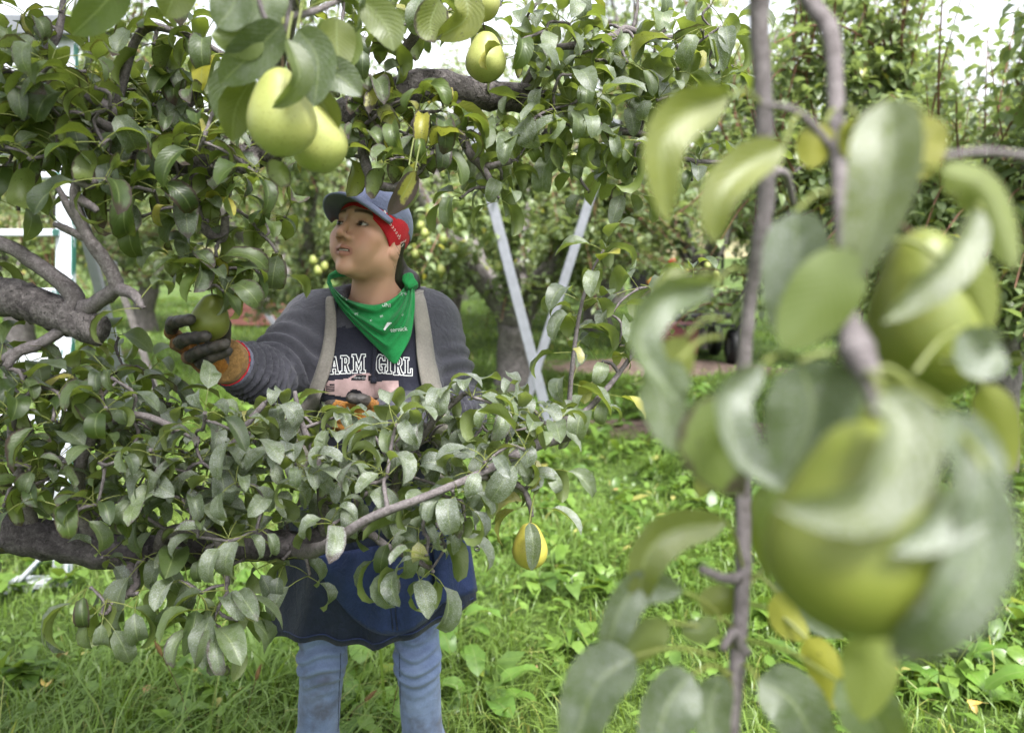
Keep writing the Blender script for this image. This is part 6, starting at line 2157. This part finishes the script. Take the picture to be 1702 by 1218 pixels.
def stroke_mesh(mb, pts, w, bvh, closed=True, step=3.0, out=.0022):
    P = [np.array(p, float) for p in pts]
    if closed: P.append(P[0])
    D = [P[0]]
    for a, b in zip(P[:-1], P[1:]):
        n = max(1, int(np.linalg.norm(b - a) / step))
        for k in range(1, n + 1): D.append(a + (b - a) * k / n)
    for a, b in zip(D[:-1], D[1:]):
        d = b - a; L = np.linalg.norm(d)
        if L < 1e-6: continue
        d /= L; n = np.array((-d[1], d[0])) * w / 2
        a2, b2 = a - d * w * .3, b + d * w * .3
        mb.add(np.array(drape([a2 - n, a2 + n, b2 + n, b2 - n], bvh, out)) - FOOT, [(0, 1, 2, 3)])


def fill_mesh(mb, poly, bvh, step=1.8, out=.0016):
    """filled polygon as small cells lying on the cloth"""
    xs_ = [p[0] for p in poly]; ys_ = [p[1] for p in poly]
    y = min(ys_)
    while y < max(ys_):
        y2 = min(y + step, max(ys_))
        ym = (y + y2) / 2
        X = []
        for k in range(len(poly)):
            a, b = poly[k], poly[(k + 1) % len(poly)]
            if (a[1] > ym) != (b[1] > ym): X.append(a[0] + (b[0] - a[0]) * (ym - a[1]) / (b[1] - a[1]))
        X.sort()
        for a, b in zip(X[::2], X[1::2]):
            n = max(1, int((b - a) / step))
            for k in range(n):
                x0, x1 = a + (b - a) * k / n, a + (b - a) * (k + 1) / n
                mb.add(np.array(drape([(x0, y), (x1, y), (x1, y2), (x0, y2)], bvh, out)) - FOOT, [(0, 1, 2, 3)])
        y = y2


GL = {  # slab-serif outlines on a 10 x 14 grid (y down)
    'F': [[(0, 0), (10, 0), (10, 4.5), (8, 4.5), (8, 2), (5, 2), (5, 6), (8, 6), (8, 8), (5, 8), (5, 12), (7, 12), (7, 14), (0, 14), (0, 12), (2, 12), (2, 2), (0, 2)]],
    'A': [[(3.4, 0), (6.8, 0), (9.6, 12), (11, 12), (11, 14), (6.2, 14), (6.2, 12), (7, 12), (6.5, 9.8), (3.7, 9.8), (3.2, 12), (4, 12), (4, 14), (-.8, 14), (-.8, 12), (.6, 12), (3.2, 2), (2.6, 2)], [(5.1, 3.4), (6.1, 7.8), (4.1, 7.8)]],
    'R': [[(0, 0), (6.5, 0), (9.2, 1.8), (9.2, 5.6), (7.4, 7.4), (9.4, 12), (10.6, 12), (10.6, 14), (7.4, 14), (4.9, 8), (4.6, 8), (4.6, 12), (6, 12), (6, 14), (0, 14), (0, 12), (1.6, 12), (1.6, 2), (0, 2)], [(4.6, 2.2), (6, 2.2), (6.6, 3), (6.6, 5), (6, 5.8), (4.6, 5.8)]],
    'M': [[(0, 0), (4, 0), (6.5, 6.5), (9, 0), (13, 0), (13, 2), (11.6, 2), (11.6, 12), (13, 12), (13, 14), (7.8, 14), (7.8, 12), (9, 12), (9, 5.5), (6.5, 11.5), (4, 5.5), (4, 12), (5.2, 12), (5.2, 14), (0, 14), (0, 12), (1.4, 12), (1.4, 2), (0, 2)]],
    'G': [[(9.4, 0), (9.4, 4.6), (7.4, 4.6), (6.4, 2.3), (4.6, 2.3), (3.4, 4), (3.4, 10), (4.6, 11.8), (6.4, 11.8), (6.4, 9.2), (5.2, 9.2), (5.2, 7.2), (10.4, 7.2), (10.4, 9.2), (9.4, 9.2), (9.4, 14), (7.4, 14), (6.8, 13.2), (5, 14), (3, 14), (.4, 11), (.4, 3), (3, 0), (5, 0), (7, 1)]],
    'I': [[(0, 0), (5.6, 0), (5.6, 2), (4.2, 2), (4.2, 12), (5.6, 12), (5.6, 14), (0, 14), (0, 12), (1.4, 12), (1.4, 2), (0, 2)]],
    'L': [[(0, 0), (5.6, 0), (5.6, 2), (4.4, 2), (4.4, 12), (7, 12), (7, 8.6), (9, 8.6), (9, 14), (0, 14), (0, 12), (1.5, 12), (1.5, 2), (0, 2)]],
}
for ch, x, y, h, wsc in (('F', 533, 594, 30, .90), ('A', 548, 593, 29, .92), ('R', 566, 591, 30, .92), ('M', 585, 589, 31, 1.0), ('G', 625, 589, 31, .92), ('I', 642, 591, 30, 1.0), ('R', 654, 593, 30, .92), ('L', 671, 594, 30, .95)):
    mb = MB()
    for poly in GL[ch]:
        sx = h / 14 * .78 * wsc
        stroke_mesh(mb, [(x + px_ * sx, y + py_ * h / 14 + .04 * px_ * (1 if x > 600 else -1)) for px_, py_ in poly], 1.5, bvh_shirt)
    mb.build('letter', M['white'], shirt, attrs=False)
mb = MB()
fill_mesh(mb, [(540, 640), (546, 633), (578, 629), (590, 622), (612, 620), (620, 623), (626, 634), (662, 632), (664, 652), (640, 660), (606, 662), (600, 650), (588, 646), (578, 652), (574, 660), (540, 654)], bvh_shirt)
truck = mb.build('truck_print', M['pink'], shirt, attrs=False)
for nm, poly, mt in (('window', [(581, 631), (592, 624), (609, 623), (607, 632)], 'printdark'), ('window', [(612, 624), (619, 625), (623, 633), (612, 633)], 'printdark'), ('grille', [(542, 640), (556, 638), (556, 650), (542, 650)], 'printdark'), ('wheel', [(578, 654), (584, 648), (593, 648), (600, 655), (600, 664), (577, 664)], 'printdark')):
    mb = MB(); fill_mesh(mb, poly, bvh_shirt, 2.4, .0026); mb.build(nm, M[mt], truck, attrs=False)
for k in range(3):
    mb = MB(); stroke_mesh(mb, [(543, 642 + 3 * k), (555, 641 + 3 * k)], 1.0, bvh_shirt, False, out=.0034); mb.build('grille_bar', M['pink'], truck, attrs=False)


def small_text(txt, x, y, h, ang, bvh, parent, mat='white', mirror=False, squash=1.0):
    cu = bpy.data.curves.new('t', 'FONT'); cu.body = txt; cu.size = 1.0
    ob = bpy.data.objects.new('t', cu); COL.objects.link(ob)
    me = ob.to_mesh()
    V2 = np.array([(v.co.x, v.co.y) for v in me.vertices]); F2 = [tuple(p.vertices) for p in me.polygons]
    ob.to_mesh_clear(); bpy.data.objects.remove(ob); bpy.data.curves.remove(cu)
    V2 = V2 * h; V2[:, 0] *= squash * (-1 if mirror else 1)
    c, s = math.cos(ang), math.sin(ang)
    pts = [(x + a * c + b * s, y - (b * c - a * s)) for a, b in V2]
    V3 = np.array(drape(pts, bvh, .0026)) - FOOT
    me = bpy.data.meshes.new('lettering'); me.from_pydata([tuple(v) for v in V3], [], F2); me.materials.append(M[mat])
    return link(bpy.data.objects.new('lettering', me), parent)


small_text('Farm Girl', 588, 629, 5.5, .05, bvh_shirt, truck)
for txt, x, y, h, ang in (('ternick', 649, 552, 10, -.10), ('UNI', 634, 509, 9, .12), ('X', 664, 490, 8, .35), ('ix', 671, 489, 7, .4), ('ny', 590, 524, 7, -.35), ('m', 632, 528, 7, -.3), ('c', 667, 524, 7, .6), ('ei', 615, 534, 5, -.2)):
    small_text(txt, x, y, h, ang, bvh_k, ker)
for poly in ([(637, 548), (643, 537), (652, 536), (645, 542), (640, 549)], [(566, 491), (574, 496), (582, 499), (574, 499)]):
    mb = MB(); fill_mesh(mb, poly, bvh_k, 2.0, .0026); mb.build('print', M['white'], ker, attrs=False)

# drawstrings
for pts, tip in (([(560, 502), (557, 515), (556, 535), (557, 560)], False), ([(624, 570), (622, 600), (620, 622), (621, 632)], True)):
    mb = MB()
    L_ = [px_front(x, y, .006) - FOOT for x, y in pts]
    Pp, Rp = smooth_path(L_, [.0042] * len(L_), 4); add_tube(mb, Pp, Rp, 7); ds = mb.build('drawstring', M['navy'], shirt, attrs=False)
    if tip:
        mb = MB(); add_tube(mb, [Pp[-1] + (0, 0, .006), Pp[-1] + (0, 0, -.006)], [.0075, .0075], 8); mb.build('knot', M['navy'], ds, attrs=False)


# ---- gloves
def tube_sdf(P, pts, rr, k=.004):
    d = None
    for a, b, r0, r1 in zip(pts[:-1], pts[1:], rr[:-1], rr[1:]):
        e = cap(P, a, b, r0, r1)
        d = e if d is None else np.minimum(d, e)
    return d


def glove(fingers, palm, cuff, wrist_dir, name='glove', split=None):
    """fingers: list of (points, radii); palm: list of (a, b, r0, r1)"""
    allp = np.array([p for f in fingers for p in f[0]] + [q for c in palm for q in c[:2]])

    def f(P):
        d = None
        for a, b, r0, r1 in palm:
            e = cap(P, a, b, r0, r1); d = e if d is None else smin(d, e, .018)
        fd = None
        for pts, rr in fingers:
            e = tube_sdf(P, pts, rr); fd = e if fd is None else np.minimum(fd, e)
        return smin(d, fd, .005) - .0009 * np.sin(P[:, 0] * 330) * np.sin(P[:, 2] * 310 + P[:, 1] * 200)
    V, Q = surface_nets(f, allp.min(0) - .045, allp.max(0) + .045, .0030)
    tips = np.array([p for fg in fingers for p in fg[0][1:]])
    return V, Q


pc = W(346, 536, 1.435)                       # pear in the hand
pear(W(352, 488, 1.44), .074, .088, 'pear_g', 'green pear with a dark speck held in the gloved hand', tilt=(.0, .12, .5), stem_to=W(345, 462, 1.44))
pw = WR_ + nrm(WR_ - ER) * .0
k1 = W(285, 540, 1.475); k2 = W(294, 566, 1.465); k3 = W(306, 588, 1.46)
fing = [
    ([W(318, 578, 1.50), W(284, 552, 1.47), W(287, 536, 1.42), W(316, 531, 1.385)], [.0125, .0125, .0118, .0102]),
    ([W(322, 590, 1.50), W(293, 572, 1.46), W(310, 563, 1.405), W(342, 559, 1.385)], [.0125, .0125, .0118, .0105]),
    ([W(332, 602, 1.50), W(312, 594, 1.455), W(335, 582, 1.405), W(374, 572, 1.39)], [.0125, .0120, .0112, .0100]),
    ([W(346, 606, 1.50), W(334, 604, 1.455), W(352, 594, 1.415), W(378, 584, 1.41)], [.0118, .0112, .0105, .0095]),
    ([W(352, 596, 1.52), W(372, 566, 1.505), W(374, 540, 1.49), W(364, 516, 1.48)], [.0150, .0130, .0120, .0105]),
]
palm = [(W(318, 578, 1.505), WR_ + (-.006, -.004, .0), .023, .028), (W(340, 604, 1.505), WR_ + (-.004, -.004, -.012), .021, .027), (W(330, 580, 1.515), W(350, 590, 1.515), .026, .028)]
V, Q = glove(fing, palm, None, None)
# rubber-dipped palm and fingertips, knitted back
tipz = [p for f in fing for p in (f[0][2], f[0][3])]
cQ = V[Q].mean(1)
dt = np.min([np.minimum(np.linalg.norm(cQ - f[0][3], axis=1) - .014, cap(cQ, (f[0][1] + f[0][2]) / 2, f[0][3], .0)) for f in fing], axis=0)
rub = (dt < .0150) | ((cQ - W(345, 600, 1.50)) @ nrm((.75, -.5, .35)) > .020 + .006 * np.sin(cQ[:, 0] * 120))
gl = pm('glove', V, Q, [M['knit'], M['rubber']], fmat=rub.astype(int))
ax0, ax1 = WR_ - nrm(WR_ - ER) * .004, WR_ + nrm(WR_ - ER) * .020
for nm, a, b, mt, r_ in (('cuff_band', ax0 + (ax1 - ax0) * .30, ax1 + (ax1 - ax0) * .35, 'cuffk', .0445), ('cuff_edge', ax0 + (ax1 - ax0) * -.25, ax0 + (ax1 - ax0) * .30, 'cuffg', .0465), ('cuff_stripe', ax0 + (ax1 - ax0) * .28, ax0 + (ax1 - ax0) * .36, 'redband', .0462)):
    mb = MB(); Pc = np.array([a + (b - a) * t for t in (0, .3, .7, 1)])
    add_tube(mb, Pc - FOOT, [r_ - .001, r_, r_, r_ - .001], 40, .012)
    mb.build(nm, M[mt], gl, attrs=False)
# her other glove, resting on the bag behind the leaves
h0 = W(640, 690, 1.62)
fing2 = [([W(600, 684 + 9 * k, 1.60), W(572, 676 + 11 * k, 1.585), W(552, 672 + 12 * k, 1.60), W(540, 676 + 12 * k, 1.625)], [.0125, .012, .0112, .010]) for k in range(4)]
fing2.append(([W(622, 676, 1.60), W(604, 664, 1.575), W(584, 662, 1.565)], [.0140, .0125, .011]))
palm2 = [(W(640, 688, 1.62), W(604, 684, 1.605), .030, .026), (W(642, 698, 1.62), W(602, 706, 1.605), .029, .024)]
V, Q = glove(fing2, palm2, None, None)
cQ = V[Q].mean(1)
dt = np.min([cap(cQ, f[0][-2], f[0][-1], .0) for f in fing2], axis=0)
pm('glove', V, Q, [M['knit'], M['rubber']], fmat=(dt < .0155).astype(int))
